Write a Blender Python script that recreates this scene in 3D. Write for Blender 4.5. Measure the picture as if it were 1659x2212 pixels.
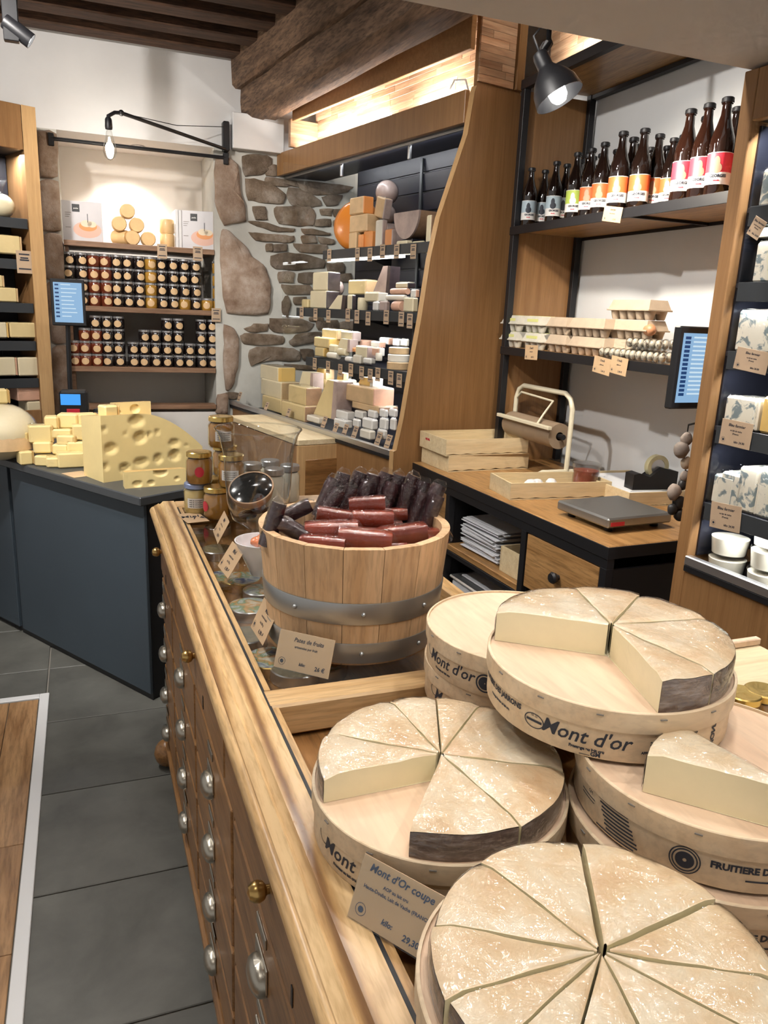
import bpy, math, random
from mathutils import Vector, Matrix
from math import sin, cos, pi, radians as rad, atan2, sqrt, hypot
random.seed(7)
for o in list(bpy.data.objects): bpy.data.objects.remove(o)
S = bpy.context.scene
COL = S.collection
# ------------------------------------------------------------------ camera (metres; Z up, Y runs along the drawer counter)
FPX, CX, CY, CAMZ = 1661.0, 829.5, 1106.0, 1.55
def unit(v): return Vector(v).normalized()
_d = unit((-280, 6400, 1661)); _up = -_d
_yv = unit((175-CX, 650-CY, FPX)); _Y = (_yv-_up*_yv.dot(_up)).normalized(); _X = _Y.cross(_up)
if _X[0] < 0: _X = -_X
R3 = Matrix((_X, _Y, _up))                       # image axes (right, down, forward) -> world
CAM = Vector((0, 0, CAMZ))
cam = bpy.data.cameras.new('camera'); camo = bpy.data.objects.new('camera', cam); COL.objects.link(camo)
cam.sensor_fit = 'VERTICAL'; cam.sensor_height = 36.0; cam.lens = FPX/2212*36.0; cam.clip_start = 0.02
mw = Matrix.Identity(4)
for i in range(3): mw[i][0] = R3[i][0]; mw[i][1] = -R3[i][1]; mw[i][2] = -R3[i][2]; mw[i][3] = CAM[i]
camo.matrix_world = mw
S.camera = camo
# ------------------------------------------------------------------ world, exposure
W = bpy.data.worlds.new('world'); S.world = W; W.use_nodes = True
W.node_tree.nodes['Background'].inputs[0].default_value = (1.0, 0.95, 0.90, 1)
W.node_tree.nodes['Background'].inputs[1].default_value = 0.40
S.view_settings.view_transform = 'Standard'; S.view_settings.look = 'None'; S.view_settings.gamma = 1
S.view_settings.use_curve_mapping = False; S.view_settings.exposure = 0.34
cy = S.cycles; cy.max_bounces = 5; cy.diffuse_bounces = 2; cy.glossy_bounces = 3; cy.transmission_bounces = 4; cy.transparent_max_bounces = 12; cy.caustics_reflective = False; cy.caustics_refractive = False; cy.sample_clamp_indirect = 6.0; cy.adaptive_threshold = .12; cy.adaptive_min_samples = 12
def lamp(name, kind, loc, power, col=(1, .93, .84), target=None, size=.1, spot=80, blend=.6, sy=None):
    l = bpy.data.lights.new(name, kind); l.energy = power; l.color = col
    if kind == 'AREA':
        l.size = size
        if sy: l.shape = 'RECTANGLE'; l.size_y = sy
    else: l.shadow_soft_size = size
    if kind == 'SPOT': l.spot_size = rad(spot); l.spot_blend = blend
    o = bpy.data.objects.new(name, l); COL.objects.link(o); o.location = loc
    if target is not None: o.rotation_euler = (Vector(target)-Vector(loc)).to_track_quat('-Z', 'Y').to_euler()
    return o
WARM = (1, .90, .76); NEUT = (1, .955, .905); COOL = (.93, .96, 1.0)
# downlights in the lowered ceiling over the drawer counter, several added for more highlights
for i, (x, y) in enumerate([(.15, .12), (.75, .10), (1.15, .55), (.45, .55), (.90, .95), (.20, 1.0), (.60, 1.40), (1.25, 1.35), (-.35, .6)]):
    lamp('downlight', 'SPOT', (x, y, 2.155), 9.5, NEUT, (x+.02, y+.12, .9), .03, 110, .7)
# track spots under the timber ceiling on the left aisle
for loc, tgt, e, a in (((-.62, 2.2, 2.9), (.12, 3.25, .95), 150, 50), ((-.75, 3.2, 2.9), (.7, 4.9, 1.3), 95, 75), ((-.6, 1.85, 2.9), (2.1, 2.6, 1.6), 120, 60), ((-.8, 2.0, 2.9), (.45, 1.5, .95), 60, 60),
                       ((-.9, 2.6, 2.9), (.2, 5.2, 2.4), 110, 75), ((.5, 2.1, 2.9), (1.2, 4.4, 1.2), 50, 80), ((-.7, 2.9, 2.9), (-.3, 2.0, 0), 70, 90), ((.2, 1.9, 2.9), (1.9, 2.5, .9), 45, 70), ((-.25, 1.75, 2.75), (.12, 3.2, .95), 85, 36)):  # last spot is an unseen extra, added to brighten the emmental from the front
    lamp('track_spot', 'SPOT', loc, e, NEUT, tgt, .04, a, .8)
# unseen small spots, added to raise highlights on the film-wrapped counter goods
for loc, tgt in (((.55, 2.05, 2.92), (.4, .8, .95)), ((.80, 2.35, 2.92), (.6, .9, .95)), ((1.02, 2.75, 2.92), (.6, .7, 1.0)), ((.62, 2.85, 2.92), (.45, 1.1, .95)), ((1.05, 2.15, 2.92), (.65, .7, 1.0)), ((.35, 2.5, 2.92), (.4, 1.2, .95)), ((.85, 3.3, 2.92), (.5, 1.4, .95))):
    lamp('highlight_spot', 'SPOT', loc, 9, NEUT, tgt, .03, 60, .6)
# ------------------------------------------------------------------ pixel -> real surface helpers
def ray(px, py): return (R3 @ Vector((px-CX, py-CY, FPX))).normalized()
def onz(px, py, z): r = ray(px, py); return CAM+r*((z-CAMZ)/r.z)
def onx(px, py, x): r = ray(px, py); return CAM+r*(x/r.x)
def ony(px, py, y): r = ray(px, py); return CAM+r*(y/r.y)
def onp(px, py, p0, nv): r = ray(px, py); return CAM+r*((Vector(p0)-CAM).dot(nv)/r.dot(nv))
# ------------------------------------------------------------------ mesh builder
def T(loc=(0, 0, 0), rz=0, rx=0, ry=0, s=1):
    m = Matrix.Translation(loc) @ Matrix.Rotation(rz, 4, 'Z') @ Matrix.Rotation(ry, 4, 'Y') @ Matrix.Rotation(rx, 4, 'X')
    return m @ Matrix.Diagonal((s, s, s, 1)) if not isinstance(s, tuple) else m @ Matrix.Diagonal((*s, 1))
def _chamfer():
    V = []; idx = {}
    for sx in (-1, 1):
        for sy in (-1, 1):
            for sz in (-1, 1):
                for k in range(3): idx[(sx, sy, sz, k)] = len(V); V.append((sx, sy, sz, k))
    F = []
    for k in range(3):
        a, b = [i for i in range(3) if i != k]
        for s in (-1, 1):
            q = []
            for (p, r) in ((-1, -1), (1, -1), (1, 1), (-1, 1)):
                c = [0, 0, 0]; c[k] = s; c[a] = p; c[b] = r; q.append(idx[(*c, k)])
            F.append(q)
    for k in range(3):
        a, b = [i for i in range(3) if i != k]
        for p in (-1, 1):
            for r in (-1, 1):
                c0 = [0, 0, 0]; c1 = [0, 0, 0]; c0[k] = -1; c1[k] = 1
                for c in (c0, c1): c[a] = p; c[b] = r
                F.append([idx[(*c0, a)], idx[(*c1, a)], idx[(*c1, b)], idx[(*c0, b)]])
    for sx in (-1, 1):
        for sy in (-1, 1):
            for sz in (-1, 1): F.append([idx[(sx, sy, sz, k)] for k in range(3)])
    return V, F
_CV, _CF = _chamfer()
class MB:
    def __init__(s): s.v = []; s.f = []; s.mi = []
    def add(s, V, F, M=None, mi=0, convex=False):
        n0 = len(s.v); V = [Vector(v) for v in V]
        if convex:
            c = sum(V, Vector())/len(V); G = []
            for f in F:
                a, b, d = V[f[0]], V[f[1]], V[f[2]]; nn = (b-a).cross(d-a)
                m = sum((V[i] for i in f), Vector())/len(f)
                G.append(f if nn.dot(m-c) >= 0 else list(reversed(f)))
            F = G
        if M is not None: V = [M @ v for v in V]
        s.v += [tuple(v) for v in V]; s.f += [[i+n0 for i in f] for f in F]; s.mi += [mi]*len(F)
        return s
    def box(s, lo, hi, c=0, M=None, mi=0):
        h = [(hi[i]-lo[i])/2 for i in range(3)]; m = [(hi[i]+lo[i])/2 for i in range(3)]
        c = min(c, min(abs(x) for x in h)*.95)
        if c <= 0:
            V = [(m[0]+x*h[0], m[1]+y*h[1], m[2]+z*h[2]) for x in (-1, 1) for y in (-1, 1) for z in (-1, 1)]
            F = [(0, 1, 3, 2), (4, 6, 7, 5), (0, 4, 5, 1), (2, 3, 7, 6), (0, 2, 6, 4), (1, 5, 7, 3)]
            return s.add(V, F, M, mi, True)
        V = []
        for (sx, sy, sz, k) in _CV:
            e = [c, c, c]; e[k] = 0
            V.append((m[0]+sx*(h[0]-e[0]), m[1]+sy*(h[1]-e[1]), m[2]+sz*(h[2]-e[2])))
        return s.add(V, _CF, M, mi, True)
    def prism(s, poly, z0, z1, M=None, mi=0, caps=True):
        n = len(poly); A = sum(poly[i][0]*poly[(i+1) % n][1]-poly[(i+1) % n][0]*poly[i][1] for i in range(n))
        if A < 0: poly = poly[::-1]
        V = [(x, y, z0) for x, y in poly]+[(x, y, z1) for x, y in poly]
        F = [[i, (i+1) % n, n+(i+1) % n, n+i] for i in range(n)]
        if caps: F += [list(range(n))[::-1], list(range(n, 2*n))]
        return s.add(V, F, M, mi)
    def lathe(s, prof, n=24, M=None, mi=0, a0=0, a1=2*pi, scale=(1, 1)):
        full = abs(a1-a0-2*pi) < 1e-6; cols = n if full else n+1
        V = []; F = []
        for i in range(cols):
            t = a0+(a1-a0)*i/n
            for r, z in prof: V.append((r*cos(t)*scale[0], r*sin(t)*scale[1], z))
        m = len(prof)
        for i in range(n):
            j = (i+1) % cols
            for k in range(m-1): F.append([i*m+k, j*m+k, j*m+k+1, i*m+k+1])
        return s.add(V, F, M, mi)
    def tube(s, pts, r, n=8, M=None, mi=0, closed=False):
        P = [Vector(p) for p in pts]; V = []; F = []; N = len(P); up = None
        for i, p in enumerate(P):
            if closed: d = P[(i+1) % N]-P[i-1]
            else: d = P[min(i+1, N-1)]-P[max(i-1, 0)]
            d = d.normalized()
            if up is None: up = Vector((0, 0, 1)) if abs(d.z) < .9 else Vector((1, 0, 0))
            a = d.cross(up).normalized(); up = a.cross(d).normalized()
            rr = r[i] if isinstance(r, (list, tuple)) else r
            for k in range(n): t = 2*pi*k/n; V.append(p+a*cos(t)*rr+up*sin(t)*rr)
        for i in range(N if closed else N-1):
            j = (i+1) % N
            for k in range(n): F.append([i*n+k, i*n+(k+1) % n, j*n+(k+1) % n, j*n+k])
        if not closed: F += [list(range(n)), list(range((N-1)*n, N*n))[::-1]]
        return s.add(V, F, M, mi)
    def ball(s, r, loc=(0, 0, 0), n=16, m=10, M=None, mi=0, sc=(1, 1, 1)):
        V = []; F = []
        for j in range(m+1):
            p = pi*j/m
            for i in range(n): t = 2*pi*i/n; V.append((loc[0]+r*sc[0]*sin(p)*cos(t), loc[1]+r*sc[1]*sin(p)*sin(t), loc[2]-r*sc[2]*cos(p)))
        for j in range(m):
            for i in range(n): F.append([j*n+i, j*n+(i+1) % n, (j+1)*n+(i+1) % n, (j+1)*n+i])
        return s.add(V, F, M, mi)
    def mesh(s, name, mats, angle=32):
        me = bpy.data.meshes.new(name); me.from_pydata(s.v, [], s.f)
        for m in (mats if isinstance(mats, (list, tuple)) else [mats]): me.materials.append(m)
        if any(s.mi): me.polygons.foreach_set('material_index', s.mi)
        me.polygons.foreach_set('use_smooth', [True]*len(me.polygons)); me.update()
        try: me.set_sharp_from_angle(angle=rad(angle))
        except Exception: pass
        return me
    def obj(s, name, mats, parent=None, angle=32, loc=None, rz=0, label=None):
        return link(name, s.mesh(name, mats, angle), parent, loc, rz, label)
def link(name, me, parent=None, loc=None, rz=0, label=None):
    o = bpy.data.objects.new(name, me); COL.objects.link(o)
    if parent: o.parent = parent
    if loc is not None: o.location = loc
    if rz: o.rotation_euler = (0, 0, rz)
    if label: o['label'] = label
    return o
def tag(o, label, cat, group=None, kind=None):
    o['label'] = label; o['category'] = cat
    if group: o['group'] = group
    if kind: o['kind'] = kind
    return o
def struct(o): o['kind'] = 'structure'; return o
def thing(name, label, cat, loc=(0, 0, 0), rz=0, group=None, rot=None):
    o = bpy.data.objects.new(name, None); COL.objects.link(o); o.location = loc; o.rotation_euler = rot or (0, 0, rz)
    o.empty_display_size = .03
    return tag(o, label, cat, group)
def dup(root, loc=None, rz=None, label=None, group=None, rot=None, scale=None):
    r = root.copy(); COL.objects.link(r)
    if loc is not None: r.location = loc
    if rz is not None: r.rotation_euler = (0, 0, rz)
    if rot is not None: r.rotation_euler = rot
    if scale is not None: r.scale = scale if isinstance(scale, tuple) else (scale,)*3
    if label: r['label'] = label
    if group: r['group'] = group
    for ch in list(root.children):
        c = ch.copy(); COL.objects.link(c); c.parent = r
        for g in ch.children:
            d = g.copy(); COL.objects.link(d); d.parent = c
    return r
_TX = {}
def text(sr, size, shear=0.0, bold=0.0, align='CENTER'):
    k = (sr, size, shear, bold, align)
    if k not in _TX:
        cu = bpy.data.curves.new('t', 'FONT'); cu.body = sr; cu.size = size; cu.shear = shear; cu.offset = bold; cu.resolution_u = 2
        cu.align_x = align; cu.align_y = 'CENTER'
        o = bpy.data.objects.new('t', cu); me = bpy.data.meshes.new_from_object(o)
        _TX[k] = ([tuple(v.co) for v in me.vertices], [list(p.vertices) for p in me.polygons])
        bpy.data.objects.remove(o); bpy.data.curves.remove(cu); bpy.data.meshes.remove(me)
    return _TX[k]
def wob(x, y, z=0, s=1.0, seed=0):
    from mathutils import noise
    return noise.noise(Vector((x*s+seed*7.3, y*s-seed*3.1, z*s+seed)))
# ------------------------------------------------------------------ materials
class NT:
    def __init__(s, name):
        s.m = bpy.data.materials.new(name); s.m.use_nodes = True; s.n = s.m.node_tree.nodes; s.l = s.m.node_tree.links
        s.p = s.n['Principled BSDF']; s.out = s.n['Material Output']
    def node(s, t, **k):
        q = s.n.new(t)
        for a, b in k.items(): setattr(q, a, b)
        return q
    def set(s, **k):
        for a, b in k.items():
            i = s.p.inputs[a.replace('_', ' ')]
            i.default_value = (*b, 1) if isinstance(b, (tuple, list)) and len(i.default_value) == 4 else b
        return s
    def coord(s, scale=(1, 1, 1), rnd=True, gen='Object'):
        tc = s.node('ShaderNodeTexCoord'); mp = s.node('ShaderNodeMapping'); mp.inputs['Scale'].default_value = scale
        s.l.new(tc.outputs[gen], mp.inputs['Vector'])
        if rnd:
            oi = s.node('ShaderNodeObjectInfo'); mu = s.node('ShaderNodeMath', operation='MULTIPLY'); mu.inputs[1].default_value = 37.0
            s.l.new(oi.outputs['Random'], mu.inputs[0]); s.l.new(mu.outputs[0], mp.inputs['Location'])
        return mp.outputs['Vector']
    def noise(s, vec, scale, detail=4, rough=.55, dist=0):
        q = s.node('ShaderNodeTexNoise'); q.inputs['Scale'].default_value = scale; q.inputs['Detail'].default_value = detail
        q.inputs['Roughness'].default_value = rough; q.inputs['Distortion'].default_value = dist
        s.l.new(vec, q.inputs['Vector']); return q.outputs['Fac']
    def ramp(s, fac, stops):
        q = s.node('ShaderNodeValToRGB'); e = q.color_ramp.elements
        while len(e) < len(stops): e.new(.5)
        for el, (p, c) in zip(e, stops): el.position = p; el.color = (*c, 1)
        s.l.new(fac, q.inputs['Fac']); return q.outputs['Color']
    def mixc(s, fac, a, b, mode='MIX'):
        q = s.node('ShaderNodeMix', data_type='RGBA', blend_type=mode)
        for v, i in ((fac, 0), (a, 6), (b, 7)):
            if isinstance(v, (int, float)): q.inputs[i].default_value = v
            elif isinstance(v, tuple): q.inputs[i].default_value = (*v, 1)
            else: s.l.new(v, q.inputs[i])
        return q.outputs[2]
    def vary(s, col, amt=.25, hue=0.0):
        oi = s.node('ShaderNodeObjectInfo'); mr = s.node('ShaderNodeMapRange'); mr.inputs[3].default_value = 1-amt; mr.inputs[4].default_value = 1+amt
        s.l.new(oi.outputs['Random'], mr.inputs[0]); h = s.node('ShaderNodeHueSaturation'); s.l.new(mr.outputs[0], h.inputs['Value'])
        s.l.new(col, h.inputs['Color']); return h.outputs['Color']
    def col(s, c): s.l.new(c, s.p.inputs['Base Color']); return s
    def bump(s, fac, strength=.3, dist=.002, coat=False):
        b = s.node('ShaderNodeBump'); b.inputs['Strength'].default_value = strength; b.inputs['Distance'].default_value = dist
        s.l.new(fac, b.inputs['Height']); s.l.new(b.outputs[0], s.p.inputs['Coat Normal' if coat else 'Normal']); return s
def flat(name, c, rough=.5, metal=0.0, **k):
    t = NT(name); t.set(Base_Color=c, Roughness=rough, Metallic=metal, **k); return t.m
def wood(name, dark, light, axis='z', stretch=14, scale=6.0, rough=.45, lines=.5, vary=.1, knots=False, bump=.15):
    t = NT(name); sc = [stretch]*3; sc['xyz'.index(axis)] = 1.0
    v = t.coord(tuple(x*scale/6 for x in sc))
    a = t.noise(v, 3.0, 5, .6, .6); b = t.noise(v, 14.0, 3, .6, .2); 
    mid = tuple((x+y)/2 for x, y in zip(dark, light))
    c = t.ramp(a, [(.30, dark), (.5, mid), (.72, light)])
    g = t.ramp(b, [(.35, tuple(x*(1-lines) for x in (1, 1, 1))), (.55, (1, 1, 1))])
    c = t.mixc(1.0, c, g, 'MULTIPLY'); c = t.vary(c, vary) if vary else c
    t.col(c).set(Roughness=rough); t.bump(b, bump, .001); return t.m
def plain(name, c, amt=.12, scale=8, rough=.6, bump=0.0, spec=None, bs=None, **k):
    t = NT(name); v = t.coord((1, 1, 1)); f = t.noise(v, scale, 5, .6)
    t.col(t.ramp(f, [(.3, tuple(x*(1-amt) for x in c)), (.7, tuple(min(1, x*(1+amt)) for x in c))])).set(Roughness=rough, **k)
    if bump: t.bump(t.noise(v, bs or scale*6, 4), bump, .002)
    return t.m
def clear(name, tint=(1, 1, 1), gloss=.06, rough=.02, bump=0, bscale=60, power=5.0):
    # thin clear sheet: transmits straight through, mirrors by Fresnel
    t = NT(name); t.n.remove(t.p); tr = t.node('ShaderNodeBsdfTransparent'); tr.inputs[0].default_value = (*tint, 1)
    gl = t.node('ShaderNodeBsdfGlossy'); gl.inputs['Roughness'].default_value = rough
    fr = t.node('ShaderNodeLayerWeight'); fr.inputs['Blend'].default_value = .5
    pw = t.node('ShaderNodeMath', operation='POWER'); pw.inputs[1].default_value = power; t.l.new(fr.outputs['Facing'], pw.inputs[0])
    sc = t.node('ShaderNodeMath', operation='MULTIPLY'); sc.inputs[1].default_value = .85; t.l.new(pw.outputs[0], sc.inputs[0])
    ad = t.node('ShaderNodeMath', operation='ADD', use_clamp=True); ad.inputs[1].default_value = gloss+.03; t.l.new(sc.outputs[0], ad.inputs[0])
    mx = t.node('ShaderNodeMixShader'); t.l.new(ad.outputs[0], mx.inputs[0]); t.l.new(tr.outputs[0], mx.inputs[1]); t.l.new(gl.outputs[0], mx.inputs[2])
    if bump:
        v = t.coord((1, 1, 1)); f = t.noise(v, bscale, 3, .5, 1.2); b = t.node('ShaderNodeBump'); b.inputs['Strength'].default_value = bump; b.inputs['Distance'].default_value = .010
        t.l.new(f, b.inputs['Height']); t.l.new(b.outputs[0], gl.inputs['Normal'])
    t.l.new(mx.outputs[0], t.out.inputs['Surface']); return t.m
def emit(name, c, st):
    t = NT(name); t.set(Base_Color=(0, 0, 0), Emission_Color=c, Emission_Strength=st); return t.m
m = {}
m['plaster'] = plain('plaster', (.80, .79, .78), .04, 3, .85, .15)
m['plaster_warm'] = plain('plaster_warm', (.80, .76, .70), .04, 3, .85, .1)
m['wallgrey'] = plain('wall_paint', (.76, .77, .77), .03, 2, .8, .05)
m['mortar'] = plain('lime_mortar', (.58, .57, .52), .10, 6, .9, .5)
m['soffit'] = plain('soffit_paint', (.66, .61, .56), .02, 3, .8)
t = NT('stone'); v = t.coord((1, 1, 1)); f = t.noise(v, 9, 6, .65); c = t.ramp(f, [(.3, (.13, .085, .05)), (.5, (.27, .20, .14)), (.72, (.47, .39, .32))])
t.col(t.vary(c, .28)).set(Roughness=.9); t.bump(t.noise(v, 30, 7, .75), 1.0, .02); m['stone'] = t.m
t = NT('jamb_stone'); v = t.coord((1, 1, 1)); f = t.noise(v, 6, 6, .65); c = t.ramp(f, [(.3, (.20, .12, .075)), (.5, (.38, .28, .21)), (.7, (.55, .47, .41))])
t.col(t.vary(c, .12)).set(Roughness=.85); t.bump(t.noise(v, 16, 6, .7), .7, .015); m['jamb'] = t.m
m['beam'] = wood('old_beam', (.075, .040, .022), (.29, .175, .105), 'y', 9, 5, .75, .55, .05, bump=.6)
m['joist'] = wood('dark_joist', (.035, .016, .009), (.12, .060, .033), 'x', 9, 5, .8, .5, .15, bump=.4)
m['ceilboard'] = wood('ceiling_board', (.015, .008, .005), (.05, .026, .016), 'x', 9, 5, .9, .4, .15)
m['veneer'] = wood('oak_veneer', (.25, .125, .048), (.34, .18, .072), 'z', 22, 4, .38, .12, .04, bump=.03)
m['veneer_h'] = wood('oak_veneer_flat', (.30, .155, .060), (.42, .235, .10), 'y', 22, 4, .4, .12, .04, bump=.03)
m['edge'] = wood('veneer_edge', (.50, .30, .13), (.60, .38, .18), 'z', 22, 5, .4, .1, .04, bump=.03)
m['stave_wood'] = wood('lamella_wood', (.40, .21, .11), (.70, .47, .29), 'y', 16, 5, .4, .2, .34, bump=.05)
m['ash'] = None
t = NT('ash_top'); v = t.coord((9, 1.1, 9), rnd=False); a = t.noise(v, 2.2, 4, .55, .9)
w = t.node('ShaderNodeTexWave', wave_type='BANDS', bands_direction='X'); w.inputs['Scale'].default_value = .9; w.inputs['Distortion'].default_value = 7.0; w.inputs['Detail'].default_value = 2.0; w.inputs['Detail Scale'].default_value = .7
t.l.new(v, w.inputs['Vector']); c = t.ramp(w.outputs['Fac'], [(.0, (.22, .105, .035)), (.16, (.46, .27, .105)), (.45, (.64, .42, .20)), (1, (.72, .50, .26))])
fn = t.noise(v, 16, 3); c = t.mixc(1, c, t.ramp(fn, [(.35, (.78, .74, .68)), (.55, (1, 1, 1))]), 'MULTIPLY'); t.col(c).set(Roughness=.32, Coat_Weight=.25, Coat_Roughness=.15); t.bump(fn, .12, .001); m['ash'] = t.m
m['ash_x'] = wood('ash_rail', (.52, .31, .13), (.70, .48, .25), 'x', 14, 6, .35, .22, .05)
m['ash_y'] = wood('ash_bead', (.47, .27, .105), (.68, .45, .215), 'y', 10, 7, .3, .3, .03)
m['drawer'] = wood('drawer_wood', (.19, .085, .026), (.35, .175, .062), 'y', 12, 5, .32, .35, .12)
m['walnut'] = wood('shelf_wood', (.20, .105, .055), (.36, .21, .125), 'x', 14, 5, .5, .25, .1)
m['bench'] = wood('bench_oak', (.30, .15, .050), (.50, .28, .11), 'y', 12, 5, .35, .35, .06)
m['fir'] = wood('crate_poplar', (.66, .50, .28), (.80, .66, .42), 'x', 10, 6, .6, .1, .06)
m['spruce'] = wood('spruce_veneer', (.70, .52, .33), (.83, .68, .48), 'x', 10, 5, .55, .12, .05)
m['sprucelid'] = wood('spruce_lid', (.70, .48, .32), (.81, .61, .43), 'y', 8, 4, .55, .10, .05)
m['cooper'] = wood('cooper_oak', (.56, .34, .17), (.70, .47, .27), 'z', 9, 6, .55, .22, .10)
m['parquet'] = wood('parquet', (.22, .11, .045), (.46, .27, .13), 'y', 9, 5, .35, .3, .30)
m['blue'] = plain('blue_paint', (.042, .058, .074), .05, 3, .55)
m['bluetop'] = plain('blue_top', (.05, .055, .06), .12, 5, .4)
m['black'] = flat('black_steel', (.010, .010, .012), .45)
m['blackm'] = flat('black_metal', (.012, .012, .013), .35, .6)
m['navy'] = plain('navy_sheet', (.012, .0125, .020), .1, 4, .42)
m['shelfgrey'] = plain('shelf_front', (.035, .040, .045), .08, 4, .4)
m['alu'] = flat('aluminium', (.62, .63, .64), .3, .9)
m['steel'] = flat('galvanised_steel', (.42, .43, .43), .38, .9)
m['pewter'] = flat('pewter', (.42, .39, .33), .32, .95)
m['brass'] = flat('brass', (.55, .36, .13), .28, .95)
m['gold'] = flat('gold_lid', (.72, .50, .16), .25, .85)
m['silver'] = flat('silver_lid', (.55, .55, .56), .28, .85)
m['tinlid'] = flat('patterned_lid', (.33, .40, .62), .35, .5)
t = NT('slate'); v = t.coord((1, 1, 1)); f = t.noise(v, 5, 6, .6, .3); t.col(t.vary(t.ramp(f, [(.3, (.085, .084, .074)), (.7, (.150, .149, .132))]), .10)).set(Roughness=.5); t.bump(t.noise(v, 18, 5), .15, .003); m['slate'] = t.m
m['grout'] = flat('grout', (.24, .22, .19), .9)
m['white'] = flat('white_enamel', (.78, .78, .78), .35)
m['paper'] = plain('white_paper', (.74, .75, .78), .05, 5, .8)
m['kraft'] = plain('kraft_card', (.58, .40, .235), .06, 9, .6, Coat_Weight=.35, Coat_Roughness=.1)
m['kraft_dim'] = plain('kraft_tag', (.50, .36, .24), .06, 9, .6)
m['ink'] = flat('ink', (.025, .03, .045), .6)
m['inkblue'] = flat('blue_ink', (.045, .07, .13), .6)
m['inkgrey'] = flat('grey_ink', (.22, .20, .18), .7)
m['glass'] = clear('clear_glass', (.985, .99, .985), .03, .01)
m['pane'] = clear('pane_glass', (.97, .98, .98), .01, .01)
m['film'] = clear('cling_film', (1, 1, 1), .08, .10, 1.0, 34)
m['film2'] = clear('cling_film_small', (1, 1, 1), .015, .06, 1.0, 60)
m['glassware'] = clear('blown_glass', (.95, .96, .955), .06, .01, power=2.6)
def cheese(name, c, amt=.08, scale=14, rough=.5, coat=.25, spots=None):
    t = NT(name); v = t.coord((1, 1, 1)); f = t.noise(v, scale, 5, .6); cc = t.ramp(f, [(.3, tuple(x*(1-amt) for x in c)), (.7, tuple(min(1, x*(1+amt)) for x in c))])
    if spots:
        f2 = t.noise(v, spots[1], 3, .6, .8); cc = t.mixc(t.ramp(f2, [(spots[2], (0, 0, 0)), (spots[2]+.07, (1, 1, 1))]), cc, spots[0])
    t.col(cc).set(Roughness=rough, Coat_Weight=coat, Coat_Roughness=.12)
    t.bump(t.noise(v, 40, 3, .5, .8), .5, .004, coat=True); return t.m
m['emm'] = cheese('emmental_paste', (.82, .65, .30), .05, 6, .5, .15)
m['emmhole'] = flat('emmental_hole', (.46, .31, .11), .5)
m['emmrind'] = cheese('emmental_rind', (.62, .40, .15), .12, 12, .45, .3)
m['comte'] = cheese('pressed_paste', (.76, .60, .30), .06, 9, .5, .3)
m['comte_rind'] = cheese('brown_rind', (.36, .22, .13), .25, 18, .6, .4)
m['pale'] = cheese('pale_paste', (.80, .70, .47), .05, 10, .5, .3)
m['yellow'] = cheese('yellow_paste', (.80, .52, .16), .05, 8, .45, .35)
m['mimolette'] = cheese('orange_wax', (.62, .20, .025), .06, 4, .3, .6)
m['orange'] = cheese('orange_paste', (.80, .31, .085), .06, 8, .4, .4)
m['edam'] = cheese('dusty_rind', (.46, .35, .31), .20, 12, .5, .7)
m['darkrind'] = cheese('dark_wax_rind', (.045, .032, .035), .5, 18, .35, .9)
m['pink'] = cheese('washed_rind', (.72, .42, .29), .16, 12, .45, .5)
m['whiterind'] = cheese('bloomy_rind', (.80, .78, .73), .06, 9, .6, .5)
m['goat'] = cheese('goat_paste', (.80, .74, .62), .05, 9, .6, .3)
m['blueveined'] = cheese('veined_paste', (.76, .71, .58), .06, 14, .5, .5, ((.20, .25, .26), 30, .53))
m['tan'] = cheese('tan_rind', (.66, .45, .24), .14, 14, .55, .2)
m['goldrind'] = cheese('golden_round_rind', (.78, .52, .24), .10, 12, .5, .2)
m['mdor'] = cheese('cream_paste', (.90, .80, .53), .05, 12, .45, .35)
t = NT('washed_top_rind'); v = t.coord((1, 1, 1)); f = t.noise(v, 9, 6, .65, .6); cc = t.ramp(f, [(.28, (.64, .40, .21)), (.46, (.76, .57, .35)), (.66, (.83, .73, .55))])
t.col(cc).set(Roughness=.5, Coat_Weight=.6, Coat_Roughness=.14); t.bump(t.noise(v, 20, 5, .55, 2.0), .6, .007, coat=True); m['mdtop'] = t.m
t = NT('spruce_bark_band'); v = t.coord((3, 3, 14)); f = t.noise(v, 8, 6, .7); cc = t.ramp(f, [(.3, (.05, .032, .026)), (.5, (.17, .115, .09)), (.75, (.52, .46, .42))]); t.col(cc).set(Roughness=.4, Coat_Weight=.8, Coat_Roughness=.12); t.bump(f, .5, .004, coat=True); m['bark'] = t.m
t = NT('red_jelly'); v = t.coord((1, 1, 1)); f = t.noise(v, 20, 4); t.col(t.vary(t.ramp(f, [(.3, (.15, .018, .008)), (.7, (.28, .042, .018))]), .2)).set(Roughness=.25, Coat_Weight=.8, Coat_Roughness=.08); t.bump(t.noise(v, 45, 3, .5, 1), .8, .005, coat=True); m['jelly'] = t.m
t = NT('dark_jelly'); v = t.coord((1, 1, 1)); f = t.noise(v, 20, 4); t.col(t.ramp(f, [(.3, (.016, .006, .008)), (.7, (.05, .018, .020))])).set(Roughness=.25, Coat_Weight=1.0, Coat_Roughness=.08); t.bump(t.noise(v, 60, 3, .5, 1), 1.0, .006, coat=True); m['djelly'] = t.m
m['honey'] = flat('honey', (.40, .19, .035), .12, Coat_Weight=.8, Coat_Roughness=.03)
m['honeyl'] = flat('pale_honey', (.62, .46, .16), .12, Coat_Weight=.8, Coat_Roughness=.03)
m['cream'] = flat('cream_yoghurt', (.80, .74, .60), .2, Coat_Weight=.6, Coat_Roughness=.04)
m['jamdark'] = flat('dark_jam', (.012, .008, .008), .15, Coat_Weight=.7)
m['jamred'] = flat('red_jam', (.13, .025, .010), .15, Coat_Weight=.7)
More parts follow.
